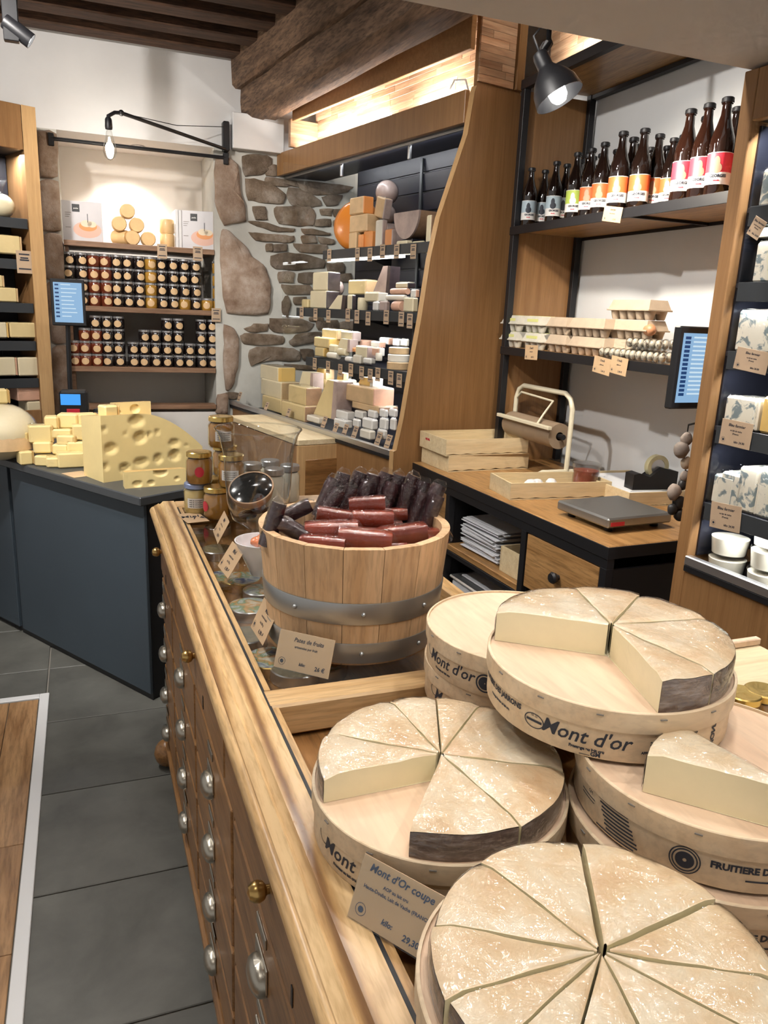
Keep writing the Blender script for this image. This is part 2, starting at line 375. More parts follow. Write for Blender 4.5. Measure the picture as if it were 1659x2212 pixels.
m['jamamber'] = flat('amber_jam', (.42, .22, .035), .15, Coat_Weight=.7)
m['beer'] = flat('brown_bottle_glass', (.008, .004, .003), .06, Coat_Weight=1.0, Coat_Roughness=.02)
m['beer_amber'] = flat('amber_bottle_glass', (.014, .005, .003), .06, Coat_Weight=1.0, Coat_Roughness=.02)
m['lab_orange'] = flat('orange_label', (.66, .13, .035), .5); m['lab_red'] = flat('red_label', (.62, .035, .06), .5)
m['lab_blue'] = flat('pale_blue_label', (.42, .52, .58), .5); m['lab_green'] = flat('green_label', (.45, .58, .10), .5)
m['lab_white'] = flat('white_label', (.78, .76, .73), .5); m['lab_tan'] = flat('tan_label', (.70, .47, .25), .6); m['lab_skin'] = flat('figure_print', (.42, .26, .17), .6)
m['pulp_tan'] = plain('tan_pulp', (.47, .37, .27), .08, 20, .9, .3); m['pulp_grey'] = plain('grey_pulp', (.55, .52, .44), .08, 20, .9, .3)
m['lab_lime'] = flat('lime_sticker', (.66, .66, .25), .6)
m['egg'] = plain('brown_egg', (.52, .24, .12), .06, 12, .45); m['quail'] = cheese('quail_shell', (.62, .55, .44), .1, 20, .4, .3, ((.12, .08, .05), 60, .56))
m['ivory'] = flat('ivory_enamel', (.72, .66, .50), .35); m['brownpaper'] = plain('brown_paper', (.30, .22, .15), .1, 9, .5)
m['screen'] = emit('screen_blue', (.28, .48, .72), .75); m['screen2'] = emit('screen_white', (.60, .75, .85), .8); m['screen3'] = emit('screen_dark_text', (.02, .08, .25), .5); m['screenglow'] = emit('terminal_blue', (.05, .30, .80), 1.0)
m['bulbglow'] = emit('bulb_glow', (1, .94, .85), 16); m['ledglow'] = emit('led_strip', (1, .97, .92), 9); m['spotglow'] = emit('spot_glow', (1, .97, .92), 14)
m['mushroom'] = plain('dried_pod', (.30, .24, .20), .35, 20, .7, .4); m['dark_pod'] = plain('dark_pod', (.03, .028, .028), .5, 20, .4, .4)
m['meat'] = plain('dried_tomato', (.24, .055, .035), .4, 30, .35)
m['tape'] = flat('tape_roll', (.55, .50, .30), .3); m['red'] = flat('red_badge', (.60, .03, .05), .4)
m['pastel'] = flat('pink_print', (.75, .46, .36), .5); m['pastel2'] = flat('cream_print', (.80, .68, .50), .5); m['boxprint'] = plain('box_print', (.62, .60, .62), .05, 4, .4)
m['coco'] = plain('coconut_shell', (.42, .25, .14), .2, 14, .5); m['chocolate'] = flat('dark_filling', (.012, .012, .012), .12, Coat_Weight=1)
m['porcelain'] = flat('porcelain', (.80, .80, .82), .15, Coat_Weight=.5); m['candy'] = cheese('orange_candy', (.72, .23, .10), .25, 40, .25, 1)
t = NT('printed_tin'); v = t.coord((1, 1, 1)); f = t.noise(v, 28, 3, .5, .6); t.col(t.ramp(f, [(.32, (.05, .10, .22)), (.44, (.50, .52, .46)), (.50, (.16, .30, .18)), (.57, (.58, .30, .10)), (.68, (.62, .58, .46))])).set(Roughness=.25, Coat_Weight=.6); m['tinprint'] = t.m
m['burlap'] = plain('woven_cover', (.16, .13, .075), .5, 120, .8)
# ------------------------------------------------------------------ the room
BW = 5.27
fl = struct(MB().box((-2.6, -1.2, -.08), (3.0, 6.0, -.006)).obj('floor', m['grout']))
tm = MB().box((-.447, -.2325, -.006), (.447, .2325, 0), .002).mesh('tile', m['slate'])
for i in range(-2, 3):
    for j in range(0, 11):
        x = -.21+.9*i+.45; y = .515+.47*j-.235
        if x < -.2 and y < 3.0: continue
        link('tile', tm, fl, (x, y, 0))
wf = struct(MB().box((-2.3, .2, -.006), (-.235, 3.06, -.004)).obj('floor_inset', m['grout']))
xs = -.238
for ci, w in enumerate((.105, .16, .16, .16, .16)):
    y = 3.058; k = 0
    while y > .7:
        L = (.9, .42, 1.1, .7)[(ci*3+k) % 4]*(.55 if k == 0 and ci else 1)
        MB().box((-w/2+.001, -L/2+.001, -.004), (w/2-.001, L/2-.001, .004), .0015).obj('plank', m['parquet'], wf, loc=(xs-w/2, y-L/2, 0))
        y -= L; k += 1
    xs -= w
struct(MB().box((-.235, .3, -.004), (-.20, 3.10, .007), .002).box((-2.3, 3.065, -.004), (-.2351, 3.10, .007), .002).obj('trim_1', m['white']))
# back wall: plaster above, rubble stone on the right, niche for the jar shelves
wb = MB()
wb.box((-2.6, BW, 2.5), (2.6, 5.95, 3.4), mi=0); wb.box((.93, BW-.07, 2.5), (1.254, BW, 2.705), .004, mi=0)
wb.box((.82, BW, 0), (2.6, 5.95, 2.5), mi=1); wb.box((-2.6, BW, 0), (-.085, 5.95, 2.5), mi=1)
wb.box((-.085, 5.8, 0), (.82, 5.95, 2.5), mi=2); wb.box((-.085, BW, 0), (.82, 5.8, .85), mi=2)
wall = struct(wb.obj('wall_back', [m['plaster'], m['mortar'], m['plaster_warm']]))
def stone(poly, mat, proud=.022, parent=wall, nsub=3, seed=0):
    P = []
    n = len(poly); gx, gy = sum(p[0] for p in poly)/n, sum(p[1] for p in poly)/n
    if mat is m['stone']: poly = [(gx+(x-gx)*1.07+2.2*(1 if x > gx else -1), gy+(y-gy)*1.07+2.2*(1 if y > gy else -1)) for x, y in poly]
    for i in range(n):
        a = ony(*poly[i], BW); b = ony(*poly[(i+1) % n], BW); k = nsub
        for t in range(k):
            q = a.lerp(b, t/k); P.append((q.x, q.z))
    cx = sum(p[0] for p in P)/len(P); cz = sum(p[1] for p in P)/len(P); N = len(P)
    Q = []
    for i in range(N):      # soften the corners, roughen the outline
        a, b, c = P[i-1], P[i], P[(i+1) % N]; j = wob(b[0], b[1], 0, 30, seed)*.010
        Q.append(((a[0]+6*b[0]+c[0])/8-cx+j, (a[1]+6*b[1]+c[1])/8-cz-j))
    V = []; F = []
    for s, y in ((1.0, .004), (.985, -proud*.7), (.93, -proud), (.55, -proud*1.1)):
        for (x, z) in Q: V.append((x*s, y+(wob(x, z, y, 24, seed)*.010 if s < 1 else 0), z*s))
    for r in range(3):
        for i in range(N): F.append([r*N+i, (r+1)*N+i, (r+1)*N+(i+1) % N, r*N+(i+1) % N][::-1])
    V.append((0, -proud*1.2, 0)); c = len(V)-1
    for i in range(N): F.append([3*N+i, 3*N+(i+1) % N, c])
    A = sum(Q[i][0]*Q[(i+1) % N][1]-Q[(i+1) % N][0]*Q[i][1] for i in range(N))
    if A < 0: F = [f[::-1] for f in F]
    return MB().add(V, F).obj('stone', mat, parent, 70, loc=(cx, BW, cz))
z2 = lambda L: [(460+x/5.53, 320+y/5.53) for x, y in L]
z3 = lambda L: [(460+x/5.53, 600+y/5.53) for x, y in L]
SA = [[(360,110),(540,95),(680,130),(690,230),(560,300),(400,330),(370,240)],[(640,240),(740,200),(745,330),(640,320)],[(400,380),(560,390),(700,450),(850,540),(820,650),(600,640),(430,610),(410,480)],
[(640,360),(980,400),(1000,450),(780,450),(640,420)],[(910,480),(1100,520),(1270,620),(1260,670),(1120,700),(950,670),(900,600)],[(1000,400),(1400,440),(1659,470),(1600,520),(1250,560),(1080,500)],
[(1310,600),(1420,560),(1540,580),(1480,670),(1370,690)],[(480,710),(610,705),(640,850),(510,840)],[(760,710),(1150,710),(1210,820),(1170,910),(1000,920),(800,890),(750,800)],[(1280,740),(1420,730),(1400,800),(1300,790)],
[(1220,860),(1400,860),(1390,930),(1230,930)],[(440,880),(650,890),(800,940),(960,950),(930,990),(700,980),(460,910)],[(1060,970),(1250,990),(1390,1010),(1380,1040),(1100,1020)],[(440,1010),(560,1020),(800,1050),(950,1060),(940,1110),(780,1120),(520,1090)],
[(1060,1050),(1210,1060),(1230,1120),(1080,1130)],[(1260,1070),(1430,1100),(1440,1140),(1290,1130)],[(640,1150),(700,1150),(705,1230),(645,1230)],[(730,1160),(880,1160),(870,1220),(730,1225)],[(960,1150),(1350,1160),(1350,1250),(1050,1240)],
[(720,1310),(840,1260),(1040,1270),(1320,1350),(1300,1410),(1000,1450),(760,1430),(710,1380)],[(790,1490),(960,1490),(940,1590),(790,1590)],[(1030,1510),(1210,1490),(1200,1610),(1030,1600)],[(1370,1390),(1540,1380),(1560,1480),(1380,1480)],
[(1450,740),(1640,720),(1650,800),(1450,810)],[(1440,870),(1650,860),(1640,940),(1450,930)],[(1240,1510),(1400,1500),(1420,1590),(1250,1600)],[(1460,1520),(1640,1510),(1640,1590),(1470,1600)]]
SB = [[(830,100),(1150,100),(1190,190),(880,190)],[(830,300),(880,220),(920,330),(880,470),(830,400)],[(690,500),(1050,510),(1200,570),(1130,620),(780,650),(700,600)],[(380,600),(500,560),(650,560),(640,630),(450,640)],[(340,700),(430,670),(820,700),(830,780),(380,790)],
[(920,740),(1050,670),(1280,660),(1290,750),(950,800)],[(440,900),(530,840),(900,850),(1020,900),(1020,980),(640,980),(470,1040)],[(1050,870),(1180,860),(1200,980),(1080,970)],[(1240,530),(1480,520),(1500,600),(1260,610)],[(860,1050),(1250,1050),(1200,1100),(900,1070)],
[(1150,480),(1300,480),(1290,510),(1160,505)],[(150,1380),(290,1380),(290,1430),(170,1440)],[(1520,540),(1680,530),(1690,610),(1530,610)],[(1240,100),(1420,100),(1430,200),(1250,190)],[(1320,680),(1540,670),(1550,750),(1340,760)],[(960,240),(1100,230),(1120,300),(980,310)]]
for i, L in enumerate(SA): stone(z2(L), m['stone'], .015, seed=i)
for i, L in enumerate(SB): stone(z3(L), m['stone'], .015, seed=40+i)
J = [[(462,338),(496,340),(514,356),(516,380),(520,421),(529,447),(533,479),(482,490),(464,440)],
 [(476,494),(493,497),(511,515),(532,533),(541,553),(568,571),(578,591),(585,620),(585,640),(583,680),(484,680),(474,560)],
 [(483,698),(505,708),(516,730),(514,781),(507,817),(500,842),(485,844),(482,763)],[(468,850),(494,850),(492,895),(466,895)],
 [(78,278),(124,286),(128,386),(84,386)],[(84,387),(128,387),(134,502),(90,502)],[(90,503),(134,503),(141,606),(96,606)],[(97,607),(147,607),(153,744),(110,744)],[(110,745),(153,745),(161,898),(118,898)]]
for i, L in enumerate(J): stone(L, m['jamb'], .03, seed=80+i)
# right-hand wall behind the bench, and floor-to-ceiling wall behind the cabinets
struct(MB().box((2.2, 1.0, 0), (2.3, 5.3, 3.3)).obj('wall_right', m['wallgrey']))
# timber ceiling
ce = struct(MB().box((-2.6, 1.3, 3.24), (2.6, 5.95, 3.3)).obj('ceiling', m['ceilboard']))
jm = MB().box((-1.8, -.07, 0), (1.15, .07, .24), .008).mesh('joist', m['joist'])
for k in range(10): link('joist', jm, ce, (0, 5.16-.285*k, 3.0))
def beam_prism(name, sec, y0, y1, mat, n=26):
    V = []; F = []; ns = len(sec)
    for i in range(n+1):
        y = y0+(y1-y0)*i/n
        for k, (x, z) in enumerate(sec): V.append((x-.135*(y-5.27)+wob(y, k, 0, 3, k)*.010, y, z+wob(y, k*3, 1, 2.6, 5)*.008))
    for i in range(n):
        for k in range(ns): F.append([i*ns+k, i*ns+(k+1) % ns, (i+1)*ns+(k+1) % ns, (i+1)*ns+k])
    F += [list(range(ns))[::-1], list(range(n*ns, (n+1)*ns))]
    return struct(MB().add(V, F).obj(name, mat, None, 25))
beam_prism('ceiling_beam', [(.995, 2.852), (.99, 2.78), (1.0, 2.715), (1.04, 2.688), (1.11, 2.68), (1.115, 2.69), (1.185, 2.685), (1.20, 2.71), (1.22, 2.852)], 5.27, 1.2, m['beam'])
beam_prism('ceiling_beam', [(.935, 2.99), (.94, 2.87), (.965, 2.853), (1.22, 2.853), (1.22, 3.2), (.935, 3.2)], 5.27, 1.2, m['beam'])
# lowered painted ceiling over the aisle
struct(MB().box((-2.6, -1.2, 2.163), (3.0, 1.648, 2.45)).obj('ceiling_lowered', m['soffit']))
# ------------------------------------------------------------------ drawer counter (old shop counter with a glazed top)
CT = .93; CX0, CX1, CY0, CY1 = .18, .80, -.15, 2.50
dc = thing('drawer_counter', 'long honey-coloured wooden shop counter with drawers and a glazed top', 'counter', (.49, 1.2, 0))
def W(mb, name, mat, parent=dc, angle=32, off=(.49, 1.2, 0), label=None):
    mb.v = [(x-off[0], y-off[1], z-off[2]) for x, y, z in mb.v]
    return mb.obj(name, mat, parent, angle, label=label)
# carcass, plinth
W(MB().box((.212, CY0+.03, .10), (.78, CY1-.03, .865)), 'carcass', m['drawer'])
W(MB().box((.235, CY0+.06, 0), (.76, CY1-.08, .10)), 'plinth', m['drawer'])
W(MB().box((.192, CY0+.02, .07), (.785, CY1-.02, .105), .008), 'base_moulding', m['drawer'])
W(MB().ball(.045, (.20, CY1-.05, .05), 14, 8, sc=(1, 1, 1.1)), 'foot', m['drawer'])
# top: frame members with moulded outer edge, cross bar
prof = [(.185, .868), (.180, .880), (.178, .900), (.186, .916), (.196, .921), (.200, .924), (.204, .921), (.208, .924), (.214, .930), (.248, .930), (.248, .868)]
mb = MB(); mb.prism([(x, z) for x, z in prof], CY0, CY1, M=Matrix(((1, 0, 0, 0), (0, 0, 1, 0), (0, 1, 0, 0), (0, 0, 0, 1)))); mb.f = [f[::-1] for f in mb.f]
W(mb, 'top_rail', m['ash'], angle=20)
tp = MB(); tp.tube([(.187, CY0, .899), (.187, CY1, .899)], .0155, 12); W(tp, 'edge_moulding', m['ash_y'])
W(MB().box((.762, CY0, .868), (CX1, CY1, CT), .005), 'top_rail', m['ash_y'])
W(MB().box((.2485, CY1-.075, .868), (.7615, CY1, CT-.001), .004), 'end_rail', m['ash_x'])
W(MB().box((.2485, 1.10, .872), (.7615, 1.158, CT-.001), .004), 'cross_bar', m['ash_x'])
W(MB().box((.2485, -.15, .868), (.7615, -.10, CT-.001), .004), 'end_rail', m['ash_x'])
W(MB().box((.2490, 1.10, .866), (.2535, CY1-.08, .9285)), 'glazing_strip', m['black']); W(MB().box((.2490, -.1, .866), (.2535, 1.10, .9285)), 'glazing_strip', m['black'])
W(MB().box((.254, 1.16, .866), (.264, CY1-.076, .927)), 'inner_fillet', m['ash_y']); W(MB().box((.254, -.1, .866), (.264, 1.099, .927)), 'inner_fillet', m['ash_y'])
W(MB().box((.264, 1.159, .918), (.7615, CY1-.0755, .923)), 'glass_top', m['pane'])
W(MB().box((.25, CY0+.04, .845), (.77, CY1-.04, .866)), 'display_bed', m['drawer'])
# drawer fronts
def cup_handle(par, y, z, x):
    h = MB(); h.box((-.003, -.038, -.002), (.0, .038, .040), .001)
    n, k = 8, 12; V = []; F = []
    for i in range(n+1):
        t = pi*i/n
        for j in range(k+1):
            a = -pi/2+pi*j/k; V.append((-.002-.021*sin(t)**.7*cos(a)**.7 if abs(cos(a)) > 1e-6 else -.002, .036*sin(t)**.8*sin(a), max(-.019, .025*cos(t))))
    for i in range(n):
        for j in range(k): F.append([i*(k+1)+j, i*(k+1)+j+1, (i+1)*(k+1)+j+1, (i+1)*(k+1)+j])
    h.add(V, F)
    h.v = [(a+x-.49, b+y-1.2, c+z-.02) for a, b, c in h.v]
    return h.obj('cup_handle', m['pewter'], par)
def knob(par, y, z, x):
    k = MB(); k.lathe([(0, .030), (.009, .028), (.0135, .022), (.015, .015), (.0125, .008), (.007, .004), (.006, -.002)], 18, T((x-.49, y-1.2, z), ry=-pi/2))
    return k.obj('knob', m['brass'], par)
ycols = [(-.12, .18), (.18, .675), (.675, 1.17), (1.17, 1.665), (1.665, 2.16), (2.16, 2.46)]
ycen = [.02, .43, .92, 1.415, 1.91, 2.43]
rows = [(.54, .695), (.395, .535), (.245, .39), (.115, .24)]
for ci, (a, b) in enumerate([(-.12, .42), (.42, 1.235), (1.235, 2.03), (2.03, 2.46)]):
    d = W(MB().box((.198, a+.006, .715), (.214, b-.006, .850), .004), 'drawer', m['drawer']); kc = (.02, .87, 1.63, 2.42)[ci]; knob(d, kc, .785, .198)
    es = MB().box((.1965, kc-.135, .722), (.198, kc-.127, .752), .0007); es.v = [(x-.49, y-1.2, z) for x, y, z in es.v]; es.obj('escutcheon', m['black'], d)
for ci, (a, b) in enumerate(ycols):
    for (z0, z1) in rows:
        zc = (z0+z1)/2+.012
        d = W(MB().box((.200, a+.012, z0+.004), (.214, b-.012, z1-.004), .003), 'drawer', m['drawer']); cup_handle(d, min(ycen[ci], 2.40), zc-.015, .200)
        pl = MB().box((.1975, min(ycen[ci], 2.40)-.03, zc+.034), (.2, min(ycen[ci], 2.40)+.03, zc+.052), .0008); pl.v = [(x-.49, y-1.2, z) for x, y, z in pl.v]; pl.obj('label_holder', m['pewter'], d)
for y in (.18, .675, 1.17, 1.665, 2.16): W(MB().box((.203, y-.008, .11), (.213, y+.008, .705), .003), 'stile', m['drawer'])
W(MB().box((.201, CY0+.03, .698), (.213, CY1-.04, .712), .003), 'mid_rail', m['drawer'])
# ------------------------------------------------------------------ blue counter on the left
bA, bB = Vector((.18, 2.925, 0)), Vector((-.454, 3.94, 0)); bu = (bB-bA).normalized(); bn = Vector((bu.y, -bu.x, 0)); brz = atan2(-bu.y, -bu.x)
BT = .85
def bl(u, v, z): p = bA+bu*u+bn*v; return Vector((p.x, p.y, z))
bc = thing('blue_counter', 'dark blue painted counter with a charcoal top carrying cheese', 'counter', bl(0, 0, 0), brz)   # local -x runs along the front, +y into depth
MB().box((-1.0, .012, .0), (0, .02, .815)).obj('back_board', m['black'], bc)
MB().box((-.975, 0, .03), (-.0, .02, .812), .002).obj('front_panel', m['blue'], bc); MB().box((-1.5, 0, .03), (-1.005, .02, .812), .002).obj('front_panel', m['blue'], bc)
MB().box((-1.5, .022, 0), (-.004, .70, .812)).obj('carcass', m['black'], bc)
MB().box((-1.5, -.03, .815), (.02, .72, BT), .004).obj('worktop', m['bluetop'], bc)
# ------------------------------------------------------------------ tall cheese cabinet against the right of the stone wall
nr = Vector((1.320, 3.273, 0)); cu = Vector((-.199, .980, 0)).normalized(); cv = Vector((cu.y, -cu.x, 0)); crz = atan2(-cu.y, -cu.x)
def cab(u, v, z): p = nr+cu*u+cv*v; return Vector((p.x, p.y, z))
def cabv(px, py, v): p = onp(px, py, cab(0, v, 0), cv)-nr; return p.dot(cu), p.z
def L(u, v, z): return (-u, v, z)           # cabinet-local: x = -u
cc = thing('cheese_cabinet', 'tall oak-veneer cheese cabinet with dark slatted back and curved end panel', 'cabinet', nr, crz)
fp = [(-.01, .0), (-.01, .93), (.005, .935), (.037, 1.088), (.068, 1.299), (.105, 1.526), (.138, 1.788), (.176, 1.966), (.239, 2.145), (.301, 2.323), (.325, 2.493), (.335, 2.52), (.60, 2.52), (.60, 0)]
# smooth profile
ep = MB(); Mx = Matrix(((0, 0, 1, 0), (1, 0, 0, 0), (0, 1, 0, 0), (0, 0, 0, 1)))       # (v,z,thick) -> local(x=thick, y=v, z)
ep.prism(fp, -.015, .018, Mx); ep.obj('end_panel', m['veneer'], cc, 20)
eb = MB(); n = len(fp)-3
V = [(-.0165, v-.0015, z) for v, z in fp[:n+1]]+[(.0190, v-.0015, z) for v, z in fp[:n+1]]; F = [[i, n+1+i, n+2+i, i+1][::-1] for i in range(n)]; eb.add(V, F); eb.obj('edge_banding', m['edge'], cc, 40)
MB().box((-2.0, 0.0, .03), (-.016, .02, .90), .001).obj('base_panel', m['veneer'], cc)
MB().box((-2.03, -.012, .90), (-.016, .012, .932), .004).obj('front_rail', m['alu'], cc); MB().box((-2.03, -.010, .885), (-.016, .010, .8995), .001).obj('rail_seal', m['black'], cc)
MB().box((-1.98, .02, .86), (-.016, .62, .88)).obj('deck', m['navy'], cc)
MB().box((-.42, -.004, .30), (-.22, -.0003, .62), .002).obj('vent_grille', m['black'], cc); MB().box((-.40, -.006, .32), (-.24, -.0041, .60)).obj('vent_screen', m['navy'], cc)
MB().box((-.17, -.003, .30), (-.03, -.0003, .63), .001).obj('hatch', m['veneer'], cc)
MB().box((-1.97, .30, 2.372), (-.016, .325, 2.505), .002).obj('header', m['veneer'], cc)
MB().box((-1.97, .326, 2.372), (-.016, .62, 2.40), .001).obj('header_underside', m['navy'], cc)
MB().box((-1.95, .345, 2.36), (-.02, .362, 2.372), .001).obj('curtain_rail', m['alu'], cc)
for u in (1.25, .55): MB().box((-u-.008, .37, 2.30), (-u+.008, .385, 2.37), .002).obj('rail_bracket', m['alu'], cc)
MB().box((-1.47, .615, .86), (-.016, .625, 2.40)).obj('back_sheet', m['black'], cc)
bs = MB().box((-.71, -.004, -.045), (.71, .004, .045), .002).mesh('back_slat', m['navy'])
for i in range(15): o = link('back_slat', bs, cc, (-.735, .608, .94+.1*i)); o.rotation_euler = (.10, 0, 0)
for u in (.25, .75): MB().box((-u-.010, .590, .88), (-u+.010, .600, 2.36), .001).obj('upright', m['shelfgrey'], cc)
for (z, v0, u1) in ((1.885, .30, 1.30), (1.555, .21, 1.46), (1.268, .22, 1.34)):
    s = MB().box((-u1, v0, z-.012), (-.016, .585, z), .001).obj('shelf', m['navy'], cc); MB().box((-u1, v0-.006, z-.048), (-.016, v0-.0005, z+.002), .001).obj('shelf_edge', m['shelfgrey'], s)
    for u in (.3, 1.0): MB().prism([(v0+.05, z-.013), (.585, z-.013), (.585, z-.09)], -u-.002, -u+.002, Mx).obj('bracket', m['black'], s)
MB().box((-1.25, .30, 1.822), (-.45, .315, 1.835), .001).obj('led_strip', m['ledglow'], cc)
MB().box((-1.482, .12, .88), (-1.476, .60, 2.37)).obj('side_glass', m['pane'], cc)
for (z, v) in ((1.80, .33), (1.49, .26), (1.21, .27)): pass
for (u, v, z, e) in ((.75, .36, 1.84, 3.0), (.8, .30, 1.50, 2.5), (.7, .30, 1.215, 3.0)):
    lamp('cabinet_light', 'AREA', cab(u, v, z), e, COOL, cab(u, v+.06, 0), 1.1, sy=.04).rotation_euler.z
for o in bpy.data.objects:
    if o.type == 'LIGHT' and o.name.startswith('cabinet_light'): o.rotation_euler = (rad(-8), 0, crz)
lb = lamp('cabinet_light', 'AREA', cab(.85, .38, 2.366), 3, COOL, None, 1.5, sy=.03); lb.rotation_euler = (rad(58), 0, crz)
# bulkhead above the cabinet: lit lamella panels behind a fascia
bk = thing('wood_bulkhead', 'lamella wood bulkhead above the cheese cabinet, lit from its header', 'panelling', cab(0, 0, 2.52), crz)
MB().box((-1.75, .30, .14), (-.0, .325, .40), .002).obj('fascia', m['veneer_h'], bk)
pm = {}
def lamella(parent, M, w, h, n0, rows_h=.03, seed=1, name='lamella'):
    rnd = random.Random(seed); z = 0
    while z < h-.004:
        hh = min(rows_h, h-z); x = -rnd.random()*.2
        while x < w:
            l = rnd.uniform(.16, .40); a, b = max(0, x), min(w, x+l); x += l
            if b-a < .01: continue
            mb = MB().box((0, (-(b-a)/2+.0006), -hh/2+.0005), (.012+rnd.random()*.0012, (b-a)/2-.0006, hh/2-.0005), .0008)
            o = mb.obj(name, m['stave_wood'], parent); o.matrix_local = M @ Matrix.Translation((0, (a+b)/2, z+hh/2))
        z += hh
lamella(bk, Matrix.Translation((-1.80, .50, -.02)) @ Matrix.Rotation(-pi/2, 4, 'Z'), 1.78, .42, 0, .032, 3)
lamella(bk, Matrix.Translation((.0, .345, .02)) , .20, .40, 0, .030, 5)
MB().box((-.02, .345, -.0), (-.001, .60, .45)).obj('end_backing', m['veneer'], bk)
MB().box((-1.80, .30, 0), (-1.77, .5, .16), .001).obj('end_return', m['stave_wood'], bk)
MB().box((-.03, .555, .02), (.02, .60, .45), .002).obj('corner_post', m['veneer'], bk)
for u0, u1 in ((.20, .42), (.70, .82)):
    l = MB().box((-u1, .335, .0), (-u0, .360, .018), .003).obj('header_lamp', m['ledglow'], bk)
c = MB(); c.tube([(-.22, .35, .012), (-.17, .35, .06), (-.10, .36, .05), (-.08, .37, -.01)], .004, 6); c.obj('lamp_cable', m['white'], bk)
for u, e in ((.45, 5), (1.15, 6), (1.55, 5)): lamp('header_light', 'AREA', cab(u, .40, 2.485), e, NEUT, cab(u, .50, 2.72), .35, sy=.03).rotation_euler = (rad(180-25), 0, crz)
# ------------------------------------------------------------------ bench bay between the cabinets
bb = thing('packing_bench', 'black-framed packing bench with an oak top and oak drawer fronts', 'bench', (1.483, 1.865, 0), rad(2.9))
def Bx(lo, hi, c, name, mat, p=None): return MB().box(lo, hi, c).obj(name, mat, p or bb)
Bx((0, 0, .850), (.72, 1.385, .880), .003, 'bench_top', m['bench']); Bx((-.004, -.004, .838), (.004, 1.385, .877), .001, 'edge_bar', m['black']); Bx((0, -.004, .838), (.72, .004, .877), .001, 'edge_bar', m['black'])
Bx((.0, .0, .805), (.03, 1.385, .8495), .001, 'frame_rail', m['black'])
for y in (.0, .44, 1.02, 1.352): Bx((0, y, 0), (.03, y+.03, .805), .001, 'leg', m['black'])
Bx((.03, .0, 0), (.70, .012, .80), 0, 'end_panel', m['black']); Bx((.69, .03, 0), (.70, 1.35, .80), 0, 'back_panel', m['black'])
d = Bx((.004, .035, .60), (.02, .435, .80), .002, 'drawer', m['bench']); k = MB(); k.lathe([(0, .035), (.016, .033), (.021, .025), (.016, .012), (.009, .008), (.009, 0)], 16, T((.004, .235, .70), ry=-pi/2)); k.obj('knob', m['black'], d)
d = Bx((.004, 1.06, .60), (.02, 1.345, .80), .002, 'drawer', m['bench']); k = MB(); k.lathe([(0, .035), (.016, .033), (.021, .025), (.016, .012), (.009, .008), (.009, 0)], 16, T((.004, 1.20, .70), ry=-pi/2)); k.obj('knob', m['black'], d)
Bx((.002, .47, .565), (.65, 1.02, .59), .002, 'shelf', m['bench']); Bx((-.002, .47, .545), (.02, 1.02, .5645), .001, 'shelf_bar', m['black'])
Bx((.002, .03, .33), (.65, 1.35, .355), .002, 'shelf', m['bench']); Bx((-.002, .03, .31), (.02, 1.35, .3295), .001, 'shelf_bar', m['black'])
Bx((.02, .435, .36), (.65, .445, .80), 0, 'divider', m['black']); Bx((.02, 1.025, .36), (.65, 1.035, .80), 0, 'divider', m['black'])
# steel shelf frame above the bench
sf = thing('shelf_frame', 'black steel shelf frame with oak boards above the bench', 'shelf', (1.82, 1.70, .88))
def Sx(lo, hi, c, name, mat, p=None): return MB().box(lo, hi, c).obj(name, mat, p or sf)
for (x, y) in ((0, 1.50), (.335, 1.50), (0, .02), (.335, .02)): Sx((x, y, 0), (x+.03, y+.03, 1.66), .001, 'post', m['black'])
Sx((.03, 1.525, .0), (.335, 1.535, 1.62), 0, 'side_board', m['veneer'])
for z in (1.064, .54):
    s = Sx((.002, .05, z-.022), (.36, 1.50, z), .001, 'shelf_board', m['bench']); Sx((-.004, .0, z-.034), (.002, 1.53, z+.001), .001, 'shelf_bar', m['black'], s); Sx((.362, .0, z-.034), (.368, 1.53, z+.001), .001, 'shelf_bar', m['black'], s)
    Sx((.0, .70, z-.032), (.36, .715, z-.0225), 0, 'cross_bar', m['blackm'], s)
tpb = Sx((.002, .02, 1.640), (.365, 1.53, 1.658), .001, 'top_board', m['bench']); Sx((-.004, .0, 1.622), (.025, 1.53, 1.660), .001, 'top_bar', m['black']); Sx((.34, 0, 1.622), (.37, 1.53, 1.639), .001, 'top_bar', m['black']); Sx((.026, .75, 1.624), (.34, .78, 1.6395), 0, 'cross_bar', m['blackm'])
b2 = thing('wood_bulkhead', 'lamella wood bulkhead above the steel shelf frame, behind the black lamp', 'panelling', (1.93, 1.75, 2.545))
MB().box((.013, 0, 0), (.025, 1.45, .42)).obj('backing', m['veneer'], b2)
lamella(b2, Matrix.Translation((.012, 0, 0)) @ Matrix.Rotation(pi, 4, 'Z') @ Matrix.Translation((0, -1.45, 0)), 1.45, .42, 0, .045, 9)
lamp('header_light', 'AREA', (1.86, 2.6, 2.548), 5, NEUT, (1.93, 2.6, 2.8), .03, sy=.9).rotation_euler = (0, rad(180+18), 0)
